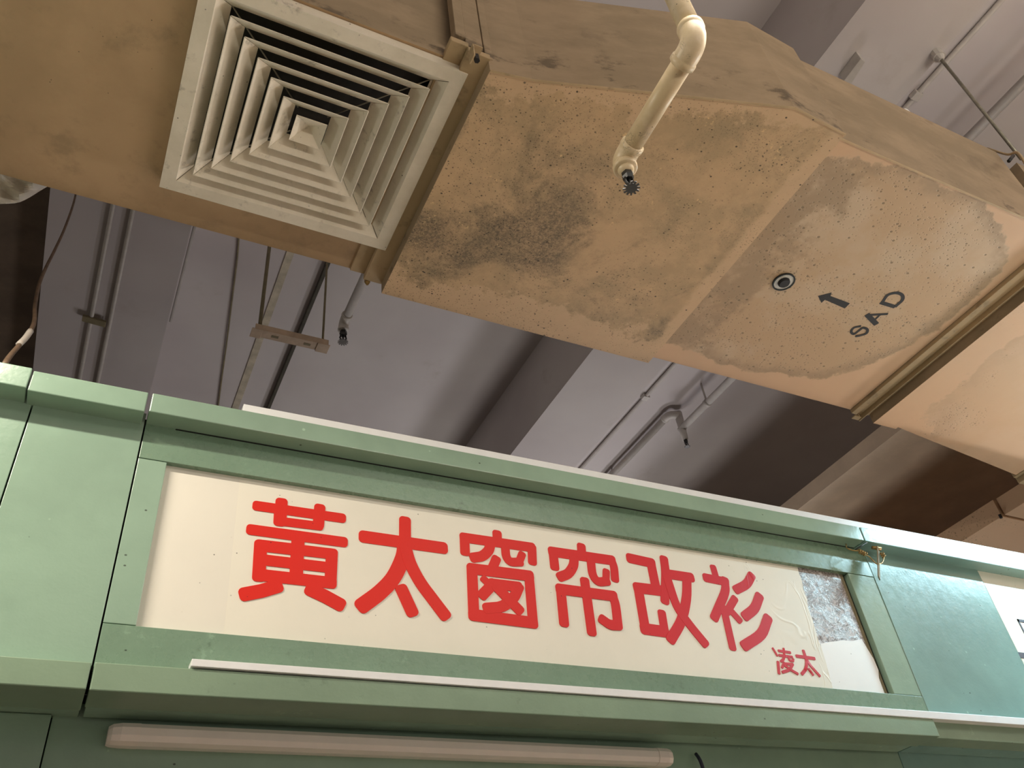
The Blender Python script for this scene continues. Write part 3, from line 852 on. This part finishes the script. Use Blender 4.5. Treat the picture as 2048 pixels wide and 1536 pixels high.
# corner clip, bolt
cl = onY(948, 112, yn - 0.012)
cp = thing
V1 = [boxvf((cl.x - 0.010, cl.x - 0.007), (yn - 0.03, yn - 0.006), (cl.z - 0.03, cl.z + 0.016)), boxvf((cl.x - 0.0085, cl.x + 0.014), (yn - 0.03, yn - 0.006), (cl.z + 0.012, cl.z + 0.016))]
CC1 = multi('corner_clip', V1, 'duct_bar', DU)
V, F = sweep([(cl.x + 0.002, yn - 0.018, cl.z - 0.028), (cl.x + 0.002, yn - 0.018, cl.z - 0.008)], 0.0065, 6)
mk('bolt', V, F, 'black', CC1)
cf = onZ(733, 566, H1 - 0.02)
V, F = sweep([(cf.x, YFAR + 0.012, cf.z - 0.012), (cf.x, YFAR + 0.012, cf.z - 0.004), (cf.x, YFAR + 0.012, cf.z + 0.01)], [0.004, 0.008, 0.008], 6)
mk('bolt', V, F, 'brass', DU)

# second joint
f0 = onZ(1697, 822, H3).x
bar('flange', (X3b + 0.002, X3b + 0.026), (0.3, YFAR + 0.004), (E0 + H3 - 0.014, E0 + H3 + 0.01))
bar('flange', (X3b + 0.029, X3b + 0.062), (0.3, YFAR + 0.012), (E0 + H3 + 0.001, E0 + H3 + 0.02))
bar('flange', (X3b + 0.0615, X3b + 0.0655), (0.3, YFAR + 0.03), (E0 + H3 - 0.016, E0 + H3 + 0.02))
bar('flange', (X3b + 0.066, x4 - 0.0005), (0.3, YFAR + 0.004), (E0 + H3 - 0.002, E0 + H3 + 0.024))
multi('corner_clip', [boxvf((X3b + 0.028, X3b + 0.06), (YFAR + 0.0125, YFAR + 0.03), (E0 + H3 - 0.012, E0 + H3 - 0.008)), boxvf((X3b + 0.05, X3b + 0.055), (YFAR + 0.0125, YFAR + 0.028), (E0 + H3 - 0.008, E0 + H3 + 0.012))], 'duct_bar', DU)
# third joint
bar('flange', (e1.x + 0.001, e1.x + 0.018), (0.3, e1.y + 0.015), (E0 + H4 - 0.004, E0 + H4 + 0.05))
bar('flange', (e1.x + 0.022, e1.x + 0.058), (0.3, e1.y + 0.02), (E0 + H4 - 0.024, E0 + H4 + 0.05))
# folded lap along the bottom edges of the near side
def lap(name, a, b, z, par):
    a = Vector((a[0], a[1], 0)); b = Vector((b[0], b[1], 0)); d = (b - a).normalized(); q = Vector((d.y, -d.x, 0))
    pts = [a + q * 0.003, b + q * 0.003, b - q * 0.002, a - q * 0.002]
    prism(name, [p + Vector((0, 0, E0 + z - 0.0025)) for p in pts], (0, 0, 0.002), 'duct_bar', par)
for i in range(3): lap('lap_seam', plan2[i], plan2[i + 1], H2, dsec2)
lap('lap_seam', (X2b, 0.394 * H3), (X3b, 0.394 * H3), H3, dsec3)

# access port, arrow and stencilled letters on the duct
zp = E0 + H3
pc = onZ(1567, 563, H3)
V, F = sweep([(pc.x, pc.y, zp + 0.001), (pc.x, pc.y, zp - 0.007), (pc.x, pc.y, zp - 0.011)], [0.018, 0.0175, 0.0145], 20)
PP = tag(mk('port_plug', V, F, 'spray', DU), 'round black plug in the duct')
def ring(name, r0, r1, z0, z1, mat, c=pc, n=28, dx=0, dy=0):
    V, F = [], []
    for r, z in ((r0, z0), (r1, z0), (r1, z1), (r0, z1)):
        for j in range(n): V.append((c.x + dx + r * math.cos(2 * math.pi * j / n), c.y + dy + r * math.sin(2 * math.pi * j / n), z))
    for k in range(4):
        for j in range(n): F.append((k * n + j, k * n + (j + 1) % n, ((k + 1) % 4) * n + (j + 1) % n, ((k + 1) % 4) * n + j))
    return mk(name, V, F, mat, PP)
ring('port_ring', 0.029, 0.0335, zp - 0.004, zp + 0.001, 'black')
ring('port_seat', 0.0165, 0.029, zp - 0.0022, zp + 0.001, 'flash')
q8 = lambda *p: [(1520 + x / 6.0235, 520 + y / 6.0235) for x, y in p]
def on_duct(name, strokes, cap=0.1):
    conv = [([(q.x, q.y) for q in (onZ(u, v, H3) for u, v in pts)], w) for pts, w in strokes]
    return strokes_mesh(name, conv, lambda p: Vector((p[0], p[1], zp - 0.0008)), Vector((0, 0, 0.0007)), 'spray', dsec3, cap)
arrow = [onZ(u, v, H3) - Vector((0, 0, 0.0008)) for u, v in q8((697, 432), (862, 390), (848, 432), (1082, 520), (1020, 582), (782, 478), (738, 515))]
prism('painted_arrow', arrow, (0, 0, 0.0007), 'spray', dsec3)
on_duct('painted_letter', [(cv(q8((1200, 798), (1130, 815), (1098, 860), (1130, 890), (1190, 850), (1240, 815), (1292, 835), (1282, 880), (1215, 905), (1165, 915))), 0.0085)], 0.2)
on_duct('painted_letter', [(q8((1300, 668), (1390, 760)), 0.017), (q8((1305, 662), (1525, 650)), 0.0085), (q8((1362, 738), (1442, 662)), 0.007)])
on_duct('painted_letter', [(q8((1470, 515), (1610, 558)), 0.0135), (cv(q8((1478, 500), (1540, 420), (1640, 395), (1710, 420), (1715, 480), (1640, 550))), 0.0105)], 0.2)

# --- branch duct crossing behind, and the one beyond it
HB = 2.35
BR = thing('branch_duct', (3.4, 3.0, E0 + HB), 'shaded brown branch duct crossing above the stall right of centre', 'air duct')
xl = 1.486 * HB
def dbox(name, x, y, z, mat, parent): return box(name, x, y, z, mat, parent, 0.001)
dbox('duct_body', (xl, 6.2), (1.62, 8.0), (E0 + HB, E0 + HB + 0.09), 'brown_duct', BR)
yj = onZ(2003, 1033, HB).y
dbox('joint_strip', (1.99 * HB, 2.05 * HB), (1.62, yj), (E0 + HB - 0.01, E0 + HB - 0.001), 'duct_side', BR)
HP = 1.78
RR = thing('rear_duct', (4.6, 3.0, E0 + HP), 'pinkish duct section in the light at the right picture edge above the cornice', 'air duct')
dbox('duct_body', (2.058 * HP, 6.2), (onZ(2003, 1033, HP).y, 8.0), (E0 + HP, E0 + HP + 0.09), 'duct_sec4', RR)
dbox('duct_body', (2.06 * HP + 0.005, 6.2), (1.75, onZ(2003, 1033, HP).y - 0.012), (E0 + HP + 0.004, E0 + HP + 0.09), 'duct_sec4', RR)
cb3 = onZ(2003, 1033, HP)
V, F = sweep([cb3 + Vector((0, 0.004, 0.012)), cb3 + Vector((0, 0.004, -0.006))], 0.007, 6)
mk('bolt', V, F, 'black', RR)

# ================================================================== CEILING DIFFUSER
ZD = E0 + H1 - 0.03
DF = thing('air_diffuser', ((ox0 + ox1) / 2, (oy0 + oy1) / 2, ZD), 'square white louvred air diffuser on the underside of the duct', 'diffuser')
cx, cy = (ox0 + ox1) / 2, (oy0 + oy1) / 2
hx, hy = (ox1 - ox0) / 2, (oy1 - oy0) / 2
def sq(s): return [(cx - hx * s, cy - hy * s), (cx + hx * s, cy - hy * s), (cx + hx * s, cy + hy * s), (cx - hx * s, cy + hy * s)]
def blade_ring(name, s0, z0, s1, z1, th, z2=None):
    # four mitred blades from square s0 (low, outer) to s1 (high, inner)
    a, b = sq(s0), sq(s1); c, d = sq(s0 + 0.006), sq(s1 + 0.006)
    for i in range(4):
        j = (i + 1) % 4
        e = 0.0006
        def sh(p, q): return Vector((p[0], p[1], 0)).lerp(Vector((q[0], q[1], 0)), e / 0.2)
        A0, A1 = sh(a[i], a[j]), sh(a[j], a[i]); B0, B1 = sh(b[i], b[j]), sh(b[j], b[i])
        C0, C1 = sh(c[i], c[j]), sh(c[j], c[i]); D0, D1 = sh(d[i], d[j]), sh(d[j], d[i])
        zv = lambda p, z: Vector((p.x, p.y, z))
        V = [zv(A0, z0), zv(A1, z0), zv(B1, z1), zv(B0, z1), zv(C0, z0 + 0.0005), zv(C1, z0 + 0.0005), zv(D1, z1 + 0.001), zv(D0, z1 + 0.001)]
        mk(name, V, BF, 'louvre', DF)
# flat frame lip
o, q = sq(1.0), sq(0.885)
for i in range(4):
    j = (i + 1) % 4
    V = [(*o[i], ZD), (*o[j], ZD), (*q[j], ZD), (*q[i], ZD), (*o[i], ZD + 0.006), (*o[j], ZD + 0.006), (*q[j], ZD + 0.006), (*q[i], ZD + 0.006)]
    mk('frame_lip', V, BF, 'louvre', DF)
    # turned-up outer edge
for i in range(4):
    j = (i + 1) % 4; o2 = sq(0.985)
    V = [(*o[i], ZD + 0.006), (*o[j], ZD + 0.006), (*o2[j], ZD + 0.006), (*o2[i], ZD + 0.006), (*o[i], zz - 0.0015), (*o[j], zz - 0.0015), (*o2[j], zz - 0.0015), (*o2[i], zz - 0.0015)]
    mk('frame_edge', V, BF, 'louvre', DF)
blade_ring('louvre_blade', 0.885, ZD, 0.775, ZD + 0.034, 0.001)
for s in (0.765, 0.64, 0.512, 0.385, 0.258):
    blade_ring('louvre_blade', s, ZD - 0.002, s - 0.112, ZD + 0.030, 0.001)
p5 = sq(0.125)
V = [(*p, ZD + 0.000) for p in p5] + [(cx, cy, ZD + 0.028)] + [(*p, ZD + 0.0035) for p in p5] + [(cx, cy, ZD + 0.032)]
mk('centre_pyramid', V, [(0, 1, 4), (1, 2, 4), (2, 3, 4), (3, 0, 4), (5, 9, 6), (6, 9, 7), (7, 9, 8), (8, 9, 5), (0, 5, 6, 1), (1, 6, 7, 2), (2, 7, 8, 3), (3, 8, 5, 0)], 'louvre', DF)
box('gap_shade_plate', (hx0 + 0.002, hx1 - 0.002), (hy0 + 0.002, hy1 - 0.002), (zz + 0.05, zz + 0.055), 'black', DF)  # black plate added so the gaps between blades read as deep shade
for sxx, syy in ((-1, -1), (1, -1), (1, 1), (-1, 1)):
    tube('stay_rod', [(cx + sxx * hx * 0.12, cy + syy * hy * 0.12, ZD + 0.036), (cx + sxx * hx * 0.8, cy + syy * hy * 0.8, ZD + 0.036)], 0.0018, 'steel', DF, 6)

# ================================================================== SPRINKLER PIPES
def sprinkler_head(parent, p, s=1.0):
    # pendent head: threaded nut, frame arms, toothed deflector
    p = Vector(p)
    V, F = sweep([p, p - Vector((0, 0, 0.012 * s)), p - Vector((0, 0, 0.02 * s))], [0.0115 * s, 0.0125 * s, 0.009 * s], 6)
    parent = mk('sprinkler_head', V, F, 'black', parent)
    parts = []
    for sg in (-1, 1):
        parts.append(sweep([p + Vector((sg * 0.008 * s, 0, -0.018 * s)), p + Vector((sg * 0.0105 * s, 0, -0.030 * s)), p + Vector((sg * 0.003 * s, 0, -0.044 * s))], 0.0028 * s, 6))
    parts.append(sweep([p - Vector((0, 0, 0.018 * s)), p - Vector((0, 0, 0.046 * s))], 0.003 * s, 8))
    multi('frame_arms', parts, 'black', parent, True)
    V, F = [], []; n = 24
    zt, zb = p.z - 0.046 * s, p.z - 0.0485 * s
    for z in (zt, zb):
        V.append((p.x, p.y, z))
        for j in range(n):
            r = (0.017 if j % 2 == 0 else 0.0115) * s
            for dj in (-0.42, 0.42):
                a = 2 * math.pi * (j + dj) / n
                V.append((p.x + r * math.cos(a), p.y + r * math.sin(a), z))
    k = 2 * n; off = k + 1
    for j in range(k):
        F.append((0, 1 + j, 1 + (j + 1) % k)); F.append((off, off + 1 + (j + 1) % k, off + 1 + j))
        F.append((1 + j, off + 1 + j, off + 1 + (j + 1) % k, 1 + (j + 1) % k))
    mk('deflector', V, F, 'chrome', parent)


ZP = 1.40
ea, eb = onZ(1386, 80, ZP), onZ(1252, 322, ZP)
xm = (ea.x + eb.x) / 2
SP = thing('sprinkler_pipe', (xm, (ea.y + eb.y) / 2, E0 + ZP), 'thick cream painted sprinkler pipe with elbow hanging in front of the duct', 'pipe')
R = 0.0205
ea = Vector((xm - 0.004, ea.y, E0 + ZP)); eb = Vector((xm + 0.004, eb.y, E0 + ZP))
tube('drop_pipe', [ea + Vector((0, 0, 0.03)), ea + Vector((0, 0, ZS - ZP + 0.01))], R, 'pipe', SP, 20)
tube('run_pipe', [ea + Vector((0, 0.03, 0)), eb - Vector((0, 0.02, 0))], R * 0.97, 'pipe', SP, 20)
def elbow(name, a, c, b, r, parent, mat='pipe'):
    a, c, b = Vector(a), Vector(c), Vector(b); pts = []; rr = []
    for i in range(13):
        t = i / 12
        pts.append(a * (1 - t) ** 2 + c * 2 * t * (1 - t) + b * t * t); rr.append(r)
    d0 = (a - c).normalized(); d1 = (b - c).normalized()
    pts = [a + d0 * 0.016, a + d0 * 0.014, a + d0 * 0.004, a + d0 * 0.002] + pts + [b + d1 * 0.002, b + d1 * 0.004, b + d1 * 0.014, b + d1 * 0.016]
    rr = [r * 0.96, r * 1.08, r * 1.08, r] + rr + [r, r * 1.08, r * 1.08, r * 0.96]
    return tube(name, pts, rr, mat, parent, 20)
elbow('elbow', ea + Vector((0, 0, 0.034)), ea, ea + Vector((0, 0.034, 0)), R * 1.14, SP)
elbow('elbow', eb - Vector((0, 0.026, 0)), eb, eb - Vector((0, 0, 0.016)), R * 1.1, SP)
tube('reducer', [eb - Vector((0, 0, 0.02)), eb - Vector((0, 0, 0.045))], [R * 0.98, R * 0.66], 'pipe', SP, 16)
sprinkler_head(SP, eb - Vector((0, 0, 0.044)), 1.0)

# ceiling run to the right of the beam
rzh = ZS * 0.961 / 1.009
yf0 = 1.30 * ZS
SR = thing('sprinkler_pipe', (3.05, 3.2, E0 + rzh), 'grey sprinkler pipe run with a jog under the ceiling right of the beam', 'pipe')
up_x = 1.015 * rzh; j0 = onZ(1368, 850, rzh)
zhi = rzh + 0.10
lo_x = 0.962 * zhi
pj = onZ(1340, 832, zhi)
tube('run_pipe', [(lo_x, 7.5, E0 + zhi), (lo_x, pj.y, E0 + zhi)], 0.022, 'conduit', SR, 12)
elbow('elbow', (lo_x, pj.y + 0.03, E0 + zhi), (lo_x, pj.y - 0.02, E0 + zhi), (lo_x + 0.05, pj.y - 0.02, E0 + zhi), 0.026, SR, 'conduit')
tube('run_pipe', [(lo_x + 0.03, pj.y - 0.02, E0 + zhi), (up_x, pj.y - 0.02, E0 + zhi)], 0.022, 'conduit', SR, 12)
tube('drop_pipe', [(up_x, pj.y - 0.02, E0 + zhi + 0.022), (up_x, pj.y - 0.02, E0 + rzh - 0.09)], [0.026, 0.02], 'conduit', SR, 12)
tube('run_pipe', [(up_x, pj.y, E0 + rzh), (up_x, -4.5, E0 + rzh)], 0.022, 'conduit', SR, 12)
sprinkler_head(SR, (up_x, pj.y - 0.02, E0 + rzh - 0.088), 1.1)
for u, v, zt in ((1409, 805, rzh), (1212, 945, zhi)):
    h = onZ(u, v, zt); xx = up_x if zt == rzh else lo_x
    tube('hanger_rod', [(xx, h.y, E0 + zt), (xx, h.y, E0 + ZS)], 0.006, 'conduit', SR, 8)
    tube('clamp', [(xx, h.y - 0.012, E0 + zt), (xx, h.y + 0.012, E0 + zt)], 0.0255, 'conduit', SR, 12)

# small pendent behind the diffuser
zq = 2.6
a0, a1 = onZ(722, 568, zq), onZ(690, 640, zq)
SQ = thing('sprinkler_pipe', (a1.x, a1.y, E0 + zq), 'short grey sprinkler pipe below the ceiling behind the diffuser corner', 'pipe')
tube('run_pipe', [(a1.x, 1.2, E0 + zq), (a1.x, a1.y, E0 + zq)], 0.0185, 'conduit', SQ, 12)
elbow('elbow', (a1.x, a1.y - 0.02, E0 + zq), (a1.x, a1.y + 0.02, E0 + zq), (a1.x, a1.y + 0.02, E0 + zq - 0.03), 0.022, SQ, 'conduit')
sprinkler_head(SQ, (a1.x, a1.y + 0.02, E0 + zq - 0.05), 1.3)
tube('drop_pipe', [(a1.x, 1.22, E0 + zq), (a1.x, 1.22, E0 + ZS)], 0.0185, 'conduit', SQ, 12)

# ================================================================== CONDUITS AND FITTINGS ON THE CEILING
def along(name, r, z, y0, y1, rad, mat, label, cat='conduit', group=None):
    return tag(tube(name, [(r * z, y0, E0 + z), (r * z, y1, E0 + z)], rad, mat, None, 10), label, cat, group)
zc1 = ZS - 0.0135
CD = thing('conduit', (0.881 * zc1, 2.0, E0 + zc1), 'thin painted conduit clipped to the ceiling beside the right beam', 'conduit')
tube('conduit_tube', [(0.884 * zc1, -5, E0 + zc1), (0.884 * zc1, 7.5, E0 + zc1)], 0.012, 'conduit', CD, 10)
for yy in (-0.2, 0.95, 3.18, 4.05):
    box('clip', (0.884 * zc1 - 0.022, 0.884 * zc1 + 0.022), (yy - 0.02, yy + 0.02), (E0 + zc1 - 0.014, E0 + ZS - 0.001), 'conduit', CD, 0.002)
z2 = ZB - 0.013
for (u0, v0, u1, v1, lab) in ((226, 410, 160, 755, 'left of two parallel grey conduits on the dark left beam'), (266, 420, 196, 762, 'right of two parallel grey conduits on the dark left beam')):
    a = onZ(u0, v0, z2); b = onZ(u1, v1, z2)
    d = (b - a)
    tag(tube('conduit', [a - d * 1.2, b + d * 2.0], 0.0085, 'conduit', None, 10), lab, 'conduit', 'conduits on the left beam')
a = onZ(165, 632, z2 - 0.014); b = onZ(212, 645, z2 - 0.014)
tag(prism('saddle_bracket', [a, b, b + Vector((0, 0.035, 0)), a + Vector((0, 0.035, 0))], (0, 0, 0.012), 'conduit_olive', None, 0.002), 'small brown bracket across the two conduits on the left beam', 'bracket')
lx1b = lx1 + 0.012
along('conduit', lx1b / (ZB + 0.02), ZB + 0.02, -3, onZ(335, 648, ZB).y, 0.0065, 'conduit', 'single conduit along the right edge of the left beam')
zq2 = ZS - 0.02
tag(box('ceiling_channel', (0.2225 * zq2 - 0.009, 0.2225 * zq2 + 0.009), (-5, 8), (E0 + zq2 - 0.012, E0 + ZS), 'crack', None, 0.002), 'dark channel running along the ceiling over the strut', 'channel')
a = onZ(580, 508, ZS - 0.006); b = onZ(478, 795, ZS - 0.006)
d = (b - a).normalized(); qv = Vector((d.y, -d.x, 0)) * 0.018
tag(prism('ceiling_batten', [a - d * 2 + qv, b + d * 1.5 + qv, b + d * 1.5 - qv, a - d * 2 - qv], (0, 0, 0.006), 'stain'), 'yellowed flat batten along the ceiling left of the dark channel', 'batten')
# strut on a rod
zs = 2.45
sl, sr_ = onZ(508, 664, zs), onZ(654, 698, zs)
SU = thing('strut_bracket', (sl + sr_) / 2, 'pinkish steel strut channel hung below the ceiling behind the duct', 'bracket')
ym = (sl.y + sr_.y) / 2
CHN = multi('channel', [boxvf((sl.x, sr_.x), (ym - 0.022, ym + 0.022), (E0 + zs, E0 + zs + 0.004)), boxvf((sl.x, sr_.x), (ym - 0.022, ym - 0.018), (E0 + zs + 0.004, E0 + zs + 0.03)), boxvf((sl.x, sr_.x), (ym + 0.018, ym + 0.022), (E0 + zs + 0.004, E0 + zs + 0.03))], 'strut', SU)
box('end_plate', (sl.x - 0.012, sl.x + 0.03), (ym - 0.027, ym + 0.027), (E0 + zs - 0.004, E0 + zs - 0.0005), 'strut', SU, 0.001)
box('end_plate', (sr_.x - 0.045, sr_.x + 0.006), (ym - 0.027, ym + 0.027), (E0 + zs - 0.004, E0 + zs - 0.0005), 'strut', SU, 0.001)
for t in (0.28, 0.72):
    c = sl.lerp(sr_, t); box('slot', (c.x - 0.014, c.x + 0.014), (ym - 0.006, ym + 0.006), (E0 + zs - 0.0012, E0 + zs - 0.0002), 'conduit_olive', CHN)
tube('rod', [(sl.x + 0.02, ym, E0 + zs), (sl.x + 0.02, ym, E0 + ZS)], 0.008, 'conduit_olive', SU, 8)
tube('rod', [(sr_.x - 0.02, ym, E0 + zs), (sr_.x - 0.02, ym, E0 + ZS)], 0.005, 'conduit_olive', SU, 8)
# thin hanging cable on the ceiling
pts = [onZ(478, 470, ZS - 0.01), onZ(474, 520, ZS - 0.01), onZ(464, 600, ZS - 0.01), onZ(454, 680, ZS - 0.012), onZ(443, 760, ZS - 0.01), onZ(434, 830, ZS - 0.01)]
tag(tube('ceiling_cable', curve(pts, 4), 0.0045, 'conduit_olive', None, 6), 'thin cable pinned along the ceiling left of the yellowed batten', 'cable')
# brown cable curving up from the cornice
pts = [onY(8, 730, 1.62), onY(20, 712, 1.66), onY(44, 684, 1.72), onY(62, 660, 1.76), onY(69, 640, 1.80), onY(70, 610, 1.84), onY(78, 570, 1.90), onY(92, 535, 1.96), onY(112, 495, 2.05), onY(132, 450, 2.15), onY(150, 395, 2.3), onY(158, 340, 2.4)]
CB = tag(tube('loose_cable', curve(pts, 5), [0.0062 - 0.0030 * i / 55 for i in range(56)], 'cable', None, 8), 'brown loose cable curving up from the green cornice into the dark', 'cable')
ptp = [onY(38, 689, 1.705), onY(50, 677, 1.735), onY(61, 662, 1.757)]
tube('tape_wrap', curve(ptp, 4), 0.0072, 'tape', CB, 8)

# wrinkled plastic sheet hanging behind the duct at the left
def sheet_mesh():
    nx, nz = 30, 14; V, F = [], []
    yb = YFAR + 0.05
    for i in range(nx):
        for j in range(nz):
            s = i / (nx - 1); t = j / (nz - 1)
            u = -160 + s * 262
            top = 330 + 0.278 * u
            bot = 408 - 0.05 * u if u < 30 else 406 - (u - 30) ** 1.25 * 0.19
            v = top + (max(bot, top + 2) - top) * t
            p = onY(u, v, yb + 0.06 * t + 0.012 * math.sin(s * 17 + t * 5) + 0.008 * math.sin(s * 31 - t * 9))
            V.append(p)
    for i in range(nx - 1):
        for j in range(nz - 1):
            F.append((i * nz + j, (i + 1) * nz + j, (i + 1) * nz + j + 1, i * nz + j + 1))
    return V, F
V, F = sheet_mesh()
PS = tag(mk('plastic_sheet', V, F, 'sheet', None, False, fix=False), 'crumpled grey plastic sheet hanging behind the duct at the left', 'sheet')
md = PS.modifiers.new('thickness', 'SOLIDIFY'); md.thickness = 0.002

# threaded rod from the beam to the duct joint at the right
an = onZ(1872, 106, ZB)
HR = thing('hanger_rod', an, 'thin steel rod hanging from a white ceiling anchor at the upper right', 'rod')
multi('anchor', [sweep([an + Vector((0, 0, 0.0)), an - Vector((0, 0, 0.03))], 0.022, 10), sweep([an - Vector((0.0, 0, 0.03)), an - Vector((0, 0, 0.05))], [0.018, 0.01], 10)], 'conduit', HR)
tube('rod', [an - Vector((0, 0, 0.03)), (an.x, an.y, TOP + 0.0)], 0.0058, 'steel', HR, 8)
jt = onY(2020, 316, 0.66)
JC = thing('joint_clip', jt, 'bent tan metal clip on the duct joint below the steel rod', 'clip')
a = onY(1975, 297, 0.70); b = onY(2036, 306, 0.62); c = onY(2060, 345, 0.62)
tube('clip_arm', curve([a, onY(2015, 309, 0.66), b, c], 4), 0.004, 'duct_bar', JC, 6)
tube('clip_bolt', [onY(2018, 322, 0.63), onY(2026, 312, 0.63)], 0.006, 'black', JC, 6)

# flat strap on the beam and the white blob by the duct
a = onZ(1727, 120, ZB - 0.06); 
sa = onZ(1690, 165, ZB - 0.06)
tag(prism('ceiling_strap', [onZ(1722, 117, ZB - 0.05), onZ(1731, 124, ZB - 0.05), onZ(1700, 172, ZB - 0.05), onZ(1687, 163, ZB - 0.05)], (0, 0, 0.05), 'conduit', None, 0.002), 'short flat strap under the pale beam above the duct', 'strap')
bl = onY(1803, 212, 0.69); bl.z = TOP + 0.035
tag(tube('sealant_lump', curve([bl + Vector((-0.012, 0, -0.02)), bl + Vector((-0.005, 0, 0.0)), bl + Vector((0.006, 0, 0.004)), bl + Vector((0.016, 0, -0.02))], 4), 0.007, 'white_plastic', None, 8), 'small white lump on the top edge of the duct', 'lump')
